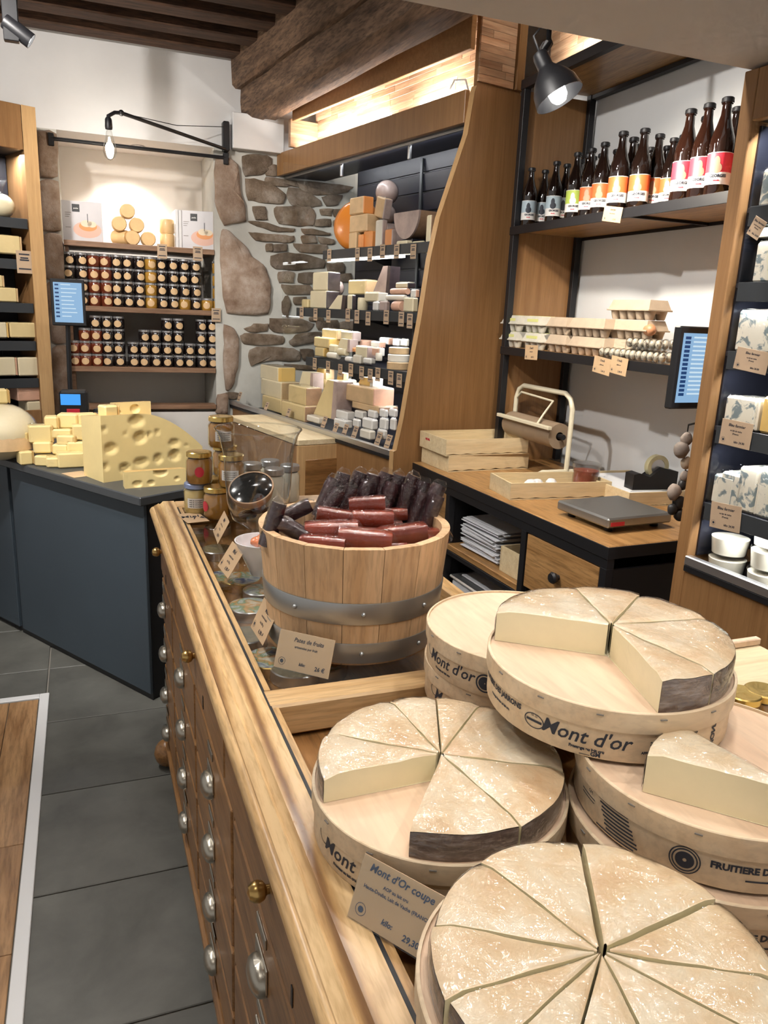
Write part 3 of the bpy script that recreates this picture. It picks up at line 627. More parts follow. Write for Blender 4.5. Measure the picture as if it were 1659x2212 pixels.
# ------------------------------------------------------------------ right-hand blue-cheese cabinet
rc = thing('cheese_cabinet', 'oak-veneer cheese cabinet of veined cheeses at the right edge, dark inside', 'cabinet', (1.543, 1.603, 0), rad(2.7))
def Rx(lo, hi, c, name, mat, p=None, **k): return MB().box(lo, hi, c).obj(name, mat, p or rc, **k)
Rx((0, 0, 0), (.62, .042, 2.155), .002, 'side_panel', m['veneer'])
Rx((.03, -.006, .93), (.60, -.0005, 2.03), 0, 'inner_lining', m['navy']); Rx((0, -1.3, 2.038), (.022, -.001, 2.155), .002, 'header', m['veneer']); Rx((.023, -1.3, 2.04), (.60, -.001, 2.06), 0, 'header_underside', m['black'])
Rx((0, -1.3, .05), (.02, -.001, .885), .001, 'base_panel', m['veneer']); Rx((-.010, -1.3, .905), (.012, -.001, .932), .003, 'front_rail', m['alu']); Rx((-.008, -1.3, .887), (.010, -.001, .9045), .001, 'rail_seal', m['black'])
Rx((.012, -1.3, .875), (.60, -.001, .89), 0, 'deck', m['navy']); Rx((.58, -1.3, .89), (.60, -.007, 2.04), 0, 'back_sheet', m['black'])
RS = ((1.085, .022), (1.295, .022), (1.49, .022), (1.66, .022), (1.84, .022))
for (z, w) in RS:
    s = Rx((w, -1.3, z-.012), (.575, -.008, z), .001, 'shelf', m['navy']); Rx((w-.006, -1.3, z-.045), (w-.0005, -.02, z+.002), .001, 'shelf_edge', m['shelfgrey'], s)
Rx((.02, -.020, .94), (.56, -.0165, 2.03), 0, 'side_glass', m['pane'])
for z, w, e in ((2.03, .03, 5), (1.81, .04, 1.6), (1.63, .04, 1.6), (1.46, .04, 1.6), (1.26, .04, 1.6), (1.055, .04, 2.2)):
    lamp('cabinet_light', 'AREA', (1.55+w, 1.3, z-.02), e, COOL, None, .03, sy=.55).rotation_euler = (0, rad(-40), rad(2.7))
# ------------------------------------------------------------------ left cabinet
lrz = rad(22)
lc = thing('cheese_cabinet', 'narrow view of an oak-veneer cheese cabinet left of the jar niche', 'cabinet', (-.178, 4.9, 0), lrz)
def Lx(lo, hi, c, name, mat, p=None): return MB().box(lo, hi, c).obj(name, mat, p or lc)
Lx((-.07, 0, 0), (0, .34, 2.53), .002, 'side_panel', m['veneer']); Lx((-.072, -.002, 0), (.001, -.0005, 2.53), 0, 'edge_banding', m['edge'])
Lx((-1.2, 0, 2.31), (-.073, .02, 2.53), .002, 'header', m['veneer']); Lx((-1.2, .30, .7), (-.071, .34, 2.31), 0, 'back_sheet', m['black']); Lx((-1.2, .021, 2.31), (-.073, .30, 2.33), 0, 'header_underside', m['black'])
Lx((-1.2, 0, .0), (-.073, .02, .92), .002, 'base_panel', m['veneer'])
bs2 = MB().box((-.05, -.003, -.75), (.05, .003, .75), .002).mesh('back_slat', m['navy'])
for k in range(5): link('back_slat', bs2, lc, (-.125-.108*k, .29, 1.55))
LS = []
for py in (470, 560, 655, 738, 820):
    p = onp(20, py, (-.178, 4.9, 0), Vector((-sin(lrz), cos(lrz), 0))); LS.append(p.z)
    s = Lx((-1.2, .02, p.z-.014), (-.073, .29, p.z-.0005), .001, 'shelf', m['navy']); Lx((-1.2, .012, p.z-.05), (-.074, .0195, p.z+.003), .001, 'shelf_edge', m['shelfgrey'], s)
lamp('cabinet_light', 'AREA', (-.33, 4.93, 2.29), 4, COOL, (-.33, 4.95, 1.0), .3, sy=.03)
# ------------------------------------------------------------------ little wooden desk behind the blue counter
dk = thing('till_desk', 'low light-wood desk with a pale top between counter and cheese cabinet', 'desk', cab(.42, -.52, 0), crz)
dk.location = (1.19, 3.80, 0)
MB().box((-.95, -.20, .875), (0, .09, .905), .003).obj('desk_top', m['fir'], dk)
MB().box((-.95, -.195, 0), (-.02, -.175, .87), .002).obj('front_panel', m['veneer'], dk); MB().box((-.02, -.20, 0), (.0, .09, .874), .002).obj('end_frame', m['edge'], dk); MB().box((.0003, -.16, .10), (.006, .05, .80), .002).obj('end_panel', m['drawer'], dk)
# ------------------------------------------------------------------ goods on the drawer counter
GZ = .9235
BH = .065
def cyl_text(mb, V, F, r, th, z, flip=False):
    mb.add([((r+.0004)*cos(th+x/r), (r+.0004)*sin(th+x/r), z+y) for x, y, _ in V], F)
def spruce_box(label, loc, face, R=.157, letter=0, h=BH, rz=0, group=None):
    b = thing('cheese_box', label, 'box', loc, 0, group)
    MB().lathe([(R-.006, .001), (R-.0035, 0), (R-.003, .001), (R-.003, h-.016), (R-.006, h-.016)], 72).obj('hoop', m['spruce'], b)
    MB().lathe([(R-.003, h-.026), (R, h-.026), (R+.0005, h-.024), (R+.0005, h-.001), (R-.0005, h), (R-.003, h), (R-.003, h-.004)], 72).obj('rim', m['spruce'], b)
    MB().lathe([(0, h-.0035), (R-.003, h-.0035)], 64).obj('board', m['sprucelid'], b)
    # overlap seam of the hoop, little staples
    for k in range(5): MB().box((-.004, -.0006, -.0006), (.004, .0006, .0006), 0, Matrix.Rotation(face+(-.9+.45*k), 4, 'Z') @ Matrix.Translation((R+.0012, 0, h-.007)) @ Matrix.Rotation(pi/2, 4, 'Z')).obj('staple', m['inkgrey'], b)
    ink = MB(); r = R-.003
    def tx(s, size, th, z, shear=0, bold=0): V, F = text(s, size, shear, bold); cyl_text(ink, V, F, r, face+th, z)
    def rule(th, w, z, t=.0012):
        n = 6; V = []; F = []
        for i in range(n+1):
            a = face+th+(i/n-.5)*w/r; V += [((r+.0004)*cos(a), (r+.0004)*sin(a), z-t/2), ((r+.0004)*cos(a), (r+.0004)*sin(a), z+t/2)]
        for i in range(n): F.append([2*i, 2*i+2, 2*i+3, 2*i+1])
        ink.add(V, F)
    def ring(th, z, ra, rb, ex=1.0):
        n = 28; V = []; F = []
        for i in range(n):
            t = 2*pi*i/n
            for q in (ra, rb): a = face+th+q*ex*cos(t)/r; V.append(((r+.0004)*cos(a), (r+.0004)*sin(a), z+q*sin(t)))
        for i in range(n): j = (i+1) % n; F.append([2*i, 2*i+1, 2*j+1, 2*j])
        ink.add(V, F)
    if letter == 1:      # Mont d'or to the fore
        tx('FRUITIERE DES JARRONS', .0095, -.98, .030, 0, .0004); tx('Fromage fermier au lait cru', .0042, -.93, .017, 0, .0003); rule(-1.1, .02, .037, .0008)
        ring(-.505, .022, .0085, .0095, 1.5); rule(-.505, .022, .022, .003); tx('FR 25', .004, -.505, .0285)
        tx("Mont d'or", .0255, -.10, .0235, .28, .0003); tx('Fromage au lait cru', .0052, -.07, .0095, 0, .0003); tx('GM', .0075, .0, .0025+.002, 0, .0003)
        tx('24/25', .006, .43, .026, 0, .0003); tx('Entier', .0045, .43, .019, 0, .0002); tx('AFFINE 21 JOURS', .0042, .43, .014, 0, .0002)
        for k in range(6): tx(('MONT D OR AOP', 'Lait cru de vache', 'sel presure', 'Haut Doubs', 'conserver', 'a 4 degres')[k], .0048, .66, .034-.0047*k, 0, .0002)
        rule(.70, .036, .006, .0018)
        V, F = text('MONT', .012, 0, .0006); cyl_text(ink, [(y, x, 0) for x, y, _ in V], [f[::-1] for f in F], r, face+.98, .024)
        rule(-.08, .012, .001+.0015, .0008)
    elif letter == 2:    # ingredient block, round seal, maker
        for k in range(8): rule(-.62+.015*k, .045-.002*(k % 3), .037-.0042*k, .0021)
        tx('GM', .006, -.87, .032); rule(-.90, .03, .026, .0012); rule(-.90, .028, .022, .0012); rule(-.58, .055, .0035, .0018)
        ring(-.06, .0215, .0145, .0158); ring(-.06, .0215, .0115, .0130); ring(-.06, .0215, .002, .0095)
        tx('FRUITIERE DES JARRONS', .0105, .47, .026, 0, .0005); rule(.42, .03, .014, .002); tx("Mont d'or", .024, 1.25, .023, .28, .0003)
    elif letter == 3:    # seen from the left: logo, Mont d'or, seal
        ring(-.98, .030, .008, .009, 1.3); tx("Mont d'or", .026, -.62, .0255, .28, .0003); tx('Fromage au lait cru', .005, -.70, .010, 0, .0003)
        ring(-.15, .0215, .0125, .0150); ring(-.15, .0215, .001, .0105); tx('au lait cru de la', .0055, .45, .037, 0, .0003); tx('FRUITIERE DES JARRONS', .0105, .52, .026, 0, .0005); tx('25300', .005, .5, .012); tx("Mont d'or", .024, 1.22, .028, .28, .0003)
    ink.obj('lettering', m['ink'], b)
    return b
def disc_cyl(r, th, z, rx, rz_, rings=4, n=20):
    V = [(r*cos(th), r*sin(th), z)]; F = []
    for q in range(1, rings+1):
        for i in range(n): a = 2*pi*i/n; t = th+rx*q/rings*cos(a)/r; V.append((r*cos(t), r*sin(t), z+rz_*q/rings*sin(a)))
    F += [[0, 1+i, 1+(i+1) % n] for i in range(n)]
    for q in range(rings-1):
        for i in range(n): a, b = 1+q*n, 1+(q+1)*n; F.append([a+i, b+i, b+(i+1) % n, a+(i+1) % n])
    return MB().add(V, F)
def noise2(x, y, s, sd): return wob(x, y, 0, s, sd)
def wedge(label, c, z, a0, a1, Rw, h, group, sd=0, lift=0.0, out=0.0, part_bark=True):
    """one film-wrapped sector of a cut wheel; a0<a1 in world radians"""
    am = (a0+a1)/2; g = thing('cheese_wedge', label, 'cheese', (c[0]+out*cos(am), c[1]+out*sin(am), z+lift), 0, group)
    gap = .0013; na = max(5, int((a1-a0)/.09)); nr_ = 9
    def pt(i, j):   # i angle index, j radius index
        f = i/na; r = .004+(Rw-.004)*j/nr_; da = gap/max(r, .01)
        a = a0+da+(a1-a0-2*da)*f; x, y = r*cos(a), r*sin(a)
        edge = 1-abs(2*f-1); e = min(1, edge*2*r/.014 if r > .002 else 0)
        zz = h+noise2(x, y, 26, sd)*.0020+noise2(x, y, 70, sd)*.0007-(1-e)**2*.0022-max(0, (r-Rw*.90)/(Rw*.10))**2*.0045
        return (x, y, zz)
    top = [[pt(i, j) for j in range(nr_+1)] for i in range(na+1)]
    V = [p for row in top for p in row]; n1 = nr_+1
    F = [[i*n1+j, i*n1+j+1, (i+1)*n1+j+1, (i+1)*n1+j] for i in range(na) for j in range(nr_)]
    MB().add(V, F).obj('top_rind', m['mdtop'], g, 60)
    pa = MB()
    for i in (0, na):
        row = top[i]; VV = list(row)+[(x, y, .0005) for x, y, _ in row]; FF = [[j, j+1, n1+j+1, n1+j] for j in range(nr_)]
        pa.add(VV, FF if i == na else [f[::-1] for f in FF])
    bot = [(x, y, .0005) for row in top for x, y, _ in (row[0], row[-1])]
    pa.add([top[i][-1][:2]+(.0005,) for i in range(na+1)]+[(0, 0, .0005)], [[i+1, i, na+1] for i in range(na)])
    pa.obj('paste', m['mdor'], g, 60)
    bk_ = MB(); rim = [top[i][-1] for i in range(na+1)]
    VV = [(x*(1+.002), y*(1+.002), zz-.0005) for x, y, zz in rim]+[(x*1.006, y*1.006, h*.5) for x, y, zz in rim]+[(x, y, .0005) for x, y, _ in rim]
    n2 = na+1; FF = [[i, n2+i, n2+i+1, i+1] for i in range(na)]+[[n2+i, 2*n2+i, 2*n2+i+1, n2+i+1] for i in range(na)]
    bk_.add(VV, FF).obj('bark_band', m['bark'], g, 60)
    # cling film stretched over top and rim, gathered at the corners
    fi = MB(); VV = []; nn = nr_+3
    for i in range(na+1):
        for j in range(nr_+1):
            x, y, zz = top[i][j]; VV.append((x, y, zz+.0012+abs(noise2(x+.3, y, 55, sd+3))*.0022))
        x, y, zz = top[i][-1]; k = 1.012+.006*noise2(x, y, 90, sd+1); VV.append((x*k, y*k, zz-.006)); VV.append((x*(k+.002*noise2(y, x, 120, sd)), y*k, .004))
    FF = [[i*nn+j, i*nn+j+1, (i+1)*nn+j+1, (i+1)*nn+j] for i in range(na) for j in range(nn-1)]
    fi.add(VV, FF).obj('film', m['film'], g, 60)
    return g
def ang(px, py, z, c): p = onz(px, py, z); return atan2(p.y-c[1], p.x-c[0])
FC = lambda c: atan2(-c[1], -c[0])
cA = (.385, .753); cB = (.625, .762); cC = (.672, .612); cE = (.384, .437)
cD = (.655, 1.022)
spruce_box("round spruce cheese box nearest the price card, under a cut wheel missing one slice", (*cA, .930), FC(cA), .157, 3)
spruce_box("upper round spruce box lettered Mont d'or, topmost of the stack with a cut wheel", (*cB, 1.062), FC(cB), .157, 1)
spruce_box("round spruce box at right edge with seal print, under the large cut cheese block", (*cC, .9955), FC(cC), .157, 2)
spruce_box("bottom spruce box of the right-hand stack, beneath the one with the seal", (cC[0]-.012, cC[1]-.012, .930), FC(cC)+.05, .157, 2)
spruce_box("empty-topped spruce box behind the stack, next to the wooden tub", (*cD, .9955), FC(cD)-.15, .157, 3)
spruce_box("lower spruce box beneath the empty-topped one next to the wooden tub", (cD[0]+.004, cD[1]+.008, .930), FC(cD), .157, 3)
spruce_box("frontmost round spruce box at the bottom edge, under a wheel cut into narrow slices", (*cE, .930), FC(cE), .152, 1)
zA = .930+BH-.0035; hW = .038
ORD = ('first', 'second', 'third', 'fourth', 'fifth', 'sixth', 'seventh', 'eighth', 'ninth', 'tenth')
def wheel(label, c, z, px_list, gap_pair, Rw, h, group, zt, sd=0, outs=None):
    """px_list: boundary pixels in ring order, each read on height given; gap_pair: index pairs skipped"""
    A = [ang(x, y, zz, c) for x, y, zz in px_list]
    for i in range(1, len(A)):
        while A[i] > A[i-1]: A[i] -= 2*pi       # clockwise order
    for i in range(len(A)-1):
        if i in gap_pair: continue
        wedge(label % ORD[i], c, z, A[i+1], A[i], Rw, h, group, sd+i, out=(outs or {}).get(i, 0))
tA = zA+hW
wheel('%s film-wrapped slice clockwise from the gap of the wheel beside the price card', cA, zA,
      [(706, 1736, zA), (686, 1575, tA), (825, 1490, tA), (940, 1480, tA), (1054, 1496, tA), (1205, 1655, tA), (1129, 1778, tA), (887, 1834, zA)], (), .148, hW, 'slices of the wheel beside the price card', tA, 1, outs={0: .002, 5: .001})
zB = 1.062+BH-.0035; tB = zB+.046
wheel("%s film-wrapped slice clockwise from the gap of the wheel on the topmost box", cB, zB,
      [(1065, 1384, zB), (1216, 1239, tB), (1401, 1262, tB), (1554, 1329, tB), (1563, 1454, tB), (1383, 1500, zB)], (), .149, .046, 'slices of the wheel on the topmost box', tB, 20, outs={1: .002})
tE = zA+hW
cEw = (cE[0]+.004, cE[1]-.004)
wheel("%s narrow film-wrapped slice clockwise from the left of the frontmost wheel", cEw, zA,
      [(924, 2162, tE), (944, 1987, tE), (1099, 1899, tE), (1270, 1900, tE), (1472, 1975, tE), (1603, 2097, tE), (1640, 2230, tE), (1480, 2400, tE), (1200, 2420, tE), (1000, 2330, tE), (921, 2164, tE)], (), .143, hW, 'slices of the frontmost wheel', tE, 40, outs={2: .002, 3: .006, 4: .003, 0: .003})
# big block on the right stack
zC = .9955+BH-.0035
a_ = onz(1387, 1712, zC); b_ = onz(1640, 1782, zC); dirv = Vector((a_.x-b_.x, a_.y-b_.y)).normalized(); cc_ = (a_.x-dirv.x*.147, a_.y-dirv.y*.147); a1 = atan2(dirv.y, dirv.x)
wedge('large film-wrapped cheese block with a pale cut face on the right-hand box', cc_, zC, a1-rad(36), a1, .147, .050, None, 60)
# ---- tub with jelly bars
TB = Vector((.480, 1.376, GZ))
tub = thing('wooden_tub', 'pale coopered wooden tub with two galvanised hoops, full of jelly bars', 'tub', TB, FC((TB.x, TB.y)))
NS = 16; H_ = .227; rb, rt = .166, .187
V = []; n = 5
for (r0, r1, z) in ((rb-.016, rb, 0), (rt-.016, rt, H_)):
    for q in (r0, r1):
        for i in range(n+1): a = (-.5+i/n)*(2*pi/NS-.006); V.append((q*cos(a), q*sin(a), z-(.001*(i in (0, n)) if z else 0)))
k = n+1
F = [[k+i, k+i+1, 3*k+i+1, 3*k+i] for i in range(n)]+[[i+1, i, 2*k+i, 2*k+i+1] for i in range(n)]+[[2*k+i, 3*k+i, 3*k+i+1, 2*k+i+1] for i in range(n)]+[[k+i, i, i+1, k+i+1] for i in range(n)]+[[0, k, 3*k, 2*k], [k+n, n, 2*k+n, 3*k+n]]
sm_ = MB().add(V, F).mesh('stave', m['cooper'])
for i in range(NS): link('stave', sm_, tub, (0, 0, 0), 2*pi*i/NS+.1)
MB().lathe([(0, .02), (rb-.014, .02)], 32).obj('bottom', m['cooper'], tub)
def hoop(z0, z1):
    r = lambda z: rb+(rt-rb)*z/H_
    h = MB().lathe([(r(z0)+.0002, z0), (r(z0)+.0022, z0), (r(z0)+.0026, z0+.001), (r(z1)+.0026, z1-.001), (r(z1)+.0022, z1), (r(z1)+.0002, z1)], 72).obj('hoop', m['steel'], tub)
    zc = (z0+z1)/2
    for a in (.12, -.62, .85): MB().ball(.0045, (r(zc)+.003, 0, 0), 10, 6, Matrix.Rotation(a, 4, 'Z') @ Matrix.Translation((0, 0, zc))).obj('rivet', m['steel'], h)
hoop(.004, .044); hoop(.082, .124)
def bar_mesh(L, w, h, mat, sd):
    mb = MB(); n = 6; V = []; F = []
    sec = [(-w/2, -h/2+.004), (-w/2+.004, -h/2), (w/2-.004, -h/2), (w/2, -h/2+.004), (w/2, h/2-.004), (w/2-.004, h/2), (-w/2+.004, h/2), (-w/2, h/2-.004)]
    for i in range(n+1):
        x = -L/2+L*i/n; s = .94 if i in (0, n) else 1
        for k, (a, b) in enumerate(sec): V.append((x, a*s+wob(x, k, 0, 40, sd)*.0015, b*s+wob(x, k, 3, 40, sd)*.0015))
    for i in range(n):
        for k in range(8): F.append([i*8+k, i*8+(k+1) % 8, (i+1)*8+(k+1) % 8, (i+1)*8+k])
    F += [list(range(8))[::-1], list(range(n*8, n*8+8))]; mb.add(V, F); me = mb.mesh('jelly', mat, 50)
    # wrapper: crimped film ends and a loose skin
    fb = MB(); V = []; F = []; n = 12; L2 = L+.022
    for i in range(n+1):
        x = -L2/2+L2*i/n; e = max(0, abs(x)-L/2)/.011
        for k, (a, b) in enumerate(sec):
            s = 1.05+.05*wob(x, k, 0, 60, sd+2)
            V.append((x, a*s*(1+.1*e)+wob(x, k, 1, 90, sd)*.002, b*s*(1-.92*min(1, e))+wob(x, k, 2, 90, sd)*.002*e))
    for i in range(n):
        for k in range(8): F.append([i*8+k, i*8+(k+1) % 8, (i+1)*8+(k+1) % 8, (i+1)*8+k])
    return me, fb.add(V, F).mesh('wrapper', m['film2'], 50)
RJ = [bar_mesh(.088, .036, .036, m['jelly'], s) for s in range(3)]; DJ = [bar_mesh(.085, .026, .026, m['djelly'], s+9) for s in range(3)]
RL = ('topmost of the heap', 'just below the topmost one', 'upper left behind the front ones', 'left of centre at the front', 'front centre against the rim', 'upright one at the front right', 'lowest at the front left', 'by the right rim', 'small one behind the topmost', 'half buried left of the topmost', 'half buried in the middle', 'low at the right rim', 'low behind the front left', 'lowest in the front centre')
def bar(kind, px, py, y, rot, sc=1.0, i=0):
    p = ony(px, py, y); me, fm = (RJ if kind == 'r' else DJ)[i % 3]
    lab = 'red jelly bar in clear film in the tub, '+RL[i] if kind == 'r' else 'nearly black jelly bar in crinkled clear film in the wooden tub'
    b = thing('jelly_bar', lab, 'sweet', p, 0, 'red jelly bars in the tub' if kind == 'r' else 'dark jelly bars in the tub', rot); b.scale = (sc,)*3
    link('jelly', me, b); link('wrapper', fm, b)
ZB = lambda x, y: (440+x/2.9625, 1020+y/2.9625)
for i, (x, y, Y, rz, sc) in enumerate([(1045, 205, 1.405, -.30, .82), (1080, 300, 1.37, -.25, .92), (850, 285, 1.40, -.42, .86), (820, 385, 1.325, -.32, 1.12), (1030, 435, 1.275, -.34, 1.12), (1275, 400, 1.30, -.1, 1.02), (765, 468, 1.285, -.5, .95), (1440, 410, 1.34, .2, .9), (1205, 270, 1.43, -.2, .7), (930, 330, 1.45, -.3, .9), (1150, 380, 1.38, -.2, .9), (1370, 470, 1.30, .1, .9), (900, 470, 1.31, -.3, .9), (1150, 500, 1.30, -.3, 1.0)]):
    bar('r', *ZB(x, y), Y, (0, .05*((i*7) % 5-2), rz), sc, i)
for i, (x, y, Y, ry, rz) in enumerate([(785, 165, 1.46, 1.1, .3), (860, 130, 1.49, 1.25, .2), (960, 120, 1.50, 1.2, .1), (1050, 135, 1.50, 1.3, 0), (1130, 125, 1.49, 1.2, .2), (1215, 135, 1.48, 1.3, -.2), (1300, 140, 1.47, 1.2, 0), (1375, 185, 1.44, 1.25, .3), (1455, 200, 1.41, 1.1, .2), (800, 225, 1.44, 1.0, .2), (890, 215, 1.46, 1.1, .1), (1170, 190, 1.46, 1.2, .3), (1280, 205, 1.44, 1.3, 0), (1360, 250, 1.42, 1.2, .2), (1010, 180, 1.47, 1.1, .4), (1450, 270, 1.39, 1.2, 0), (440, 335, 1.36, 1.25, .2), (560, 265, 1.45, .45, -.15), (620, 395, 1.33, -.5, -.45), (700, 430, 1.34, .2, .5), (1420, 320, 1.40, 1.2, .1)]):
    bar('d', *ZB(x, y), Y, (0, -ry, rz), 1.0, i)
link('liner', MB().lathe([(0, .150), (.172, .150)], 32).mesh('tray', m['djelly']), tub)['label'] = 'dark liner under the bars'
# ---- price cards
def card(label, BL, BR, TL, lines, name='price_tag', logo=True, cat='price tag', group=None, ink='ink', fold=True, mat='kraft', W_=None):
    BL, BR, TL = Vector(BL), Vector(BR), Vector(TL); ex = (BR-BL); w = ex.length; ex.normalize(); up = (TL-BL); up -= ex*up.dot(ex); h = up.length; up.normalize(); nz = ex.cross(up)
    M = Matrix(((ex.x, up.x, nz.x, BL.x), (ex.y, up.y, nz.y, BL.y), (ex.z, up.z, nz.z, BL.z), (0, 0, 0, 1)))
    t = thing(name, label, cat, (0, 0, 0), 0, group); t.matrix_world = M
    MB().box((0, 0, -.0008), (w, h, 0), .0003).obj('card', m[mat], t)
    k = MB()
    for (s, size, x, y, sh, bo) in lines:
        V, F = text(s, size*h, sh, bo*h); k.add([(a+x*w, b+y*h, .0004) for a, b, _ in V], F)
    if logo:
        n = 20; r = .10*h
        for q0, q1 in ((.92, 1.0), (0.0, .5)):
            V = []; F = []
            for i in range(n):
                a = 2*pi*i/n; V += [(.13*w+r*q0*cos(a), .2*h+r*q0*sin(a), .0004), (.13*w+r*q1*cos(a), .2*h+r*q1*sin(a), .0004)]
            for i in range(n): j = (i+1) % n; F.append([2*i, 2*i+1, 2*j+1, 2*j])
            k.add(V, F)
    k.obj('lettering', m[ink], t)
    if fold: MB().box((0, -.001, .0007), (w, h, .0010)).obj('sleeve', m['pane'], t)
    return t
zz = .9315
card("large kraft price card reading Mont d'Or, leaning on the box at the counter edge", onz(750, 1978, zz), onz(925, 2085, zz), onz(787, 1842, .992),
     [("Mont d'Or coupe", .17, .50, .855, .25, .004), ('AOP au lait cru', .075, .47, .665, 0, .002), ('Haute-Doubs, Lait de Vache (FRANCE)', .078, .50, .555, 0, .002), ('kilo:', .12, .46, .20, .2, .004), ('29,30 \u20ac', .135, .80, .15, .1, .004)], ink='inkblue')
bl_, br_ = onz(594, 1423, .9245), onz(710, 1450, .9245)
tl_ = min((onz(614, 1342, .93+.002*k) for k in range(45)), key=lambda q: abs((q-bl_).length-.066) + (0 if q.z > .96 else 1))
off_ = Vector((-.010, -.030, 0)); bl_, br_, tl_ = bl_+off_, br_+off_, tl_+off_+Vector((0, -.006, 0))
card('glossy kraft price card priced 26 euros, standing in front of the wooden tub', bl_, br_, tl_,
     [('Pates de fruits', .15, .55, .80, .2, .003), ('artisanales pur fruit', .085, .52, .62, 0, .002), ('kilo:', .11, .50, .20, .2, .004), ('26 \u20ac', .15, .82, .17, .1, .004)])
for lab, a, b, c_, zt in (('slanted kraft price card by the glass vase, farthest of the three in a row', (460, 1148), (470, 1175), (482, 1098), .985), ('slanted kraft price card beside the white candy bowl, middle of the row', (470, 1222), (492, 1250), (496, 1162), .985), ('slanted kraft price card against the tub, nearest of the three in a row', (541, 1354), (567, 1395), (568, 1287), .985)):
    p, q = onz(*a, .9245), onz(*b, .9245); u3 = onz(*c_, zt)
    card(lab, p, q, u3, [('Miel', .2, .5, .8, .2, .003), ('recolte locale', .1, .5, .58, 0, .002), ('les 250 g', .1, .5, .4, 0, .002), ('6,90 \u20ac', .17, .65, .18, .1, .003)], ink='ink', fold=False, mat='kraft')
p, q, r_ = onz(405, 1130, .9315), onz(453, 1125, .9315), onz(388, 1110, .9315)
card('kraft price card lying flat on the counter end by the honey jars', p, q, r_, [('Miel', .3, .4, .6, .2, .003), ('7 \u20ac', .3, .75, .4, 0, .003)], fold=False, logo=False)
# ---- honey jars
def jar(label, loc, r=.040, h=.098, fill='honey', lid='gold', lab=None, group=None, rz=None, cat='jar'):
    j = thing('honey_jar', label, cat, loc, FC((loc[0], loc[1])) if rz is None else rz, group)
    MB().lathe([(0, .003), (r*.86, .003), (r*.95, .010), (r*.95, h*.70), (r*.80, h*.80), (0, h*.80)], 24).obj('filling', m[fill], j)
    MB().lathe([(0, 0), (r*.88, 0), (r, .008), (r, h*.72), (r*.86, h*.83), (r*.86, h*.9)], 24).obj('glass', m['glass'], j)
    MB().lathe([(r*.93, h*.845), (r*.95, h*.85), (r*.95, h*.975), (r*.88, h), (0, h*.985)], 28).obj('lid', m[lid], j)
    if lab == 'red':
        disc_cyl(r+.0006, 0, h*.42, .014, .016).obj('label', m['red'], j)
    elif lab:
        MB().lathe([(r+.0006, h*.25), (r+.0006, h*.56)], 12, a0=-.75, a1=.55).obj('label', m['lab_white'], j)
        k = MB()
        for i in range(4):
            V, F = text('miel de montagne', .0055, 0, .0003); cyl_text(k, V, F, r+.0006, -.1, h*(.50-.065*i))
        k.obj('print', m['inkgrey'], j)
    return j
hj = [onz(426, 1108, GZ), onz(468, 1118, GZ)]
jar('pale creamy honey jar with a blue patterned lid, front of the honey stack', hj[0], fill='honeyl', lid='tinlid', lab='white')
jar('amber honey jar with a gold lid beside the blue-lidded jar', hj[1], lab='red', rz=FC((hj[1].x, hj[1].y))-1.0)
zj = GZ+.0985
p1, p2 = onz(431, 1043, zj), onz(500, 1050, zj)
jar('amber honey jar with a round red label, second tier of the honey stack', p1, lab='red'); jar('amber honey jar with a white label, second tier right of the red-labelled one', p2, lab='white')
back1, back2 = p1+Vector((.02, .09, -.0985)), p2+Vector((.0, .03, -.0985))
def clear_of(p, others, dmin=.082):
    p = Vector((p[0], p[1]))
    for _ in range(60):
        for q in others:
            d = p-Vector((q[0], q[1]))
            if d.length < dmin: p += (d.normalized() if d.length > 1e-5 else Vector((0, 1)))*(dmin-d.length)*.7+Vector((.001, .004))
    return p
q1 = clear_of((p1.x+.025, p1.y+.045), hj); jar('amber honey jar in the bottom tier behind the red-labelled one', (q1.x, q1.y, GZ))
q2 = clear_of((p2.x, p2.y), hj+[q1]); jar('amber honey jar in the bottom tier behind the glass vase', (q2.x, q2.y, GZ))
pt_ = onz(478, 966, zj+.0985); jar('amber honey jar with a gold lid and white label on top of the stack', (pt_.x, pt_.y, zj+.0985), lab='white', rz=FC((pt_.x, pt_.y))+.3)
q3 = clear_of((pt_.x+.02, pt_.y+.05), [p1, p2]); jar('amber honey jar in the second tier under the topmost jar', (q3.x, q3.y, zj))
q4 = clear_of((pt_.x+.03, pt_.y+.05), hj+[q1, q2]); jar('amber honey jar at the back of the bottom tier', (q4.x, q4.y, GZ))
for i, (x, y) in enumerate(((545, 1078), (583, 1070), (592, 1092), (625, 1082))):
    p = onz(x, y, GZ); jar(('tall cream-filled jar with a silver lid, left of four behind the vase', 'cream-filled jar with a silver lid, rearmost of four behind the vase', 'cream-filled jar with a silver lid, foremost of four behind the vase', 'cream-filled jar with a silver lid, right of four behind the vase')[i], p, .034, .125, 'cream', 'silver')
# ---- glass vase with half coconut
vb = onz(558, 1185, GZ); vt = ony(560, 926, vb.y).z-GZ
vs = thing('glass_vase', 'clear flared glass vase on a short stem holding a half coconut shell', 'vase', vb)
rv_ = 96/1661*vb.y*.98
pr_ = [(0, 0), (.055, 0), (.06, .006), (.03, .014), (.018, .03), (.024, .04), (.018, .05), (.035, .062), (.068, .085), (rv_*.74, .13), (rv_*.78, vt*.6), (rv_*.82, vt*.8), (rv_*.92, vt*.95), (rv_, vt)]
vs_o = MB().lathe(pr_, 48).obj('bowl', m['glassware'], vs, 60)
MB().tube([(rv_*cos(a), rv_*sin(a), vt) for a in [2*pi*i/40 for i in range(40)]], .0022, 6, closed=True).obj('rim', m['glassware'], vs, 60)
pc = ony(550, 1058, vb.y)
co = thing('coconut_half', 'half coconut shell with glossy dark filling inside the glass vase', 'coconut', (pc.x-.008, vb.y, pc.z), 0, None, (rad(28), rad(-18), 0))
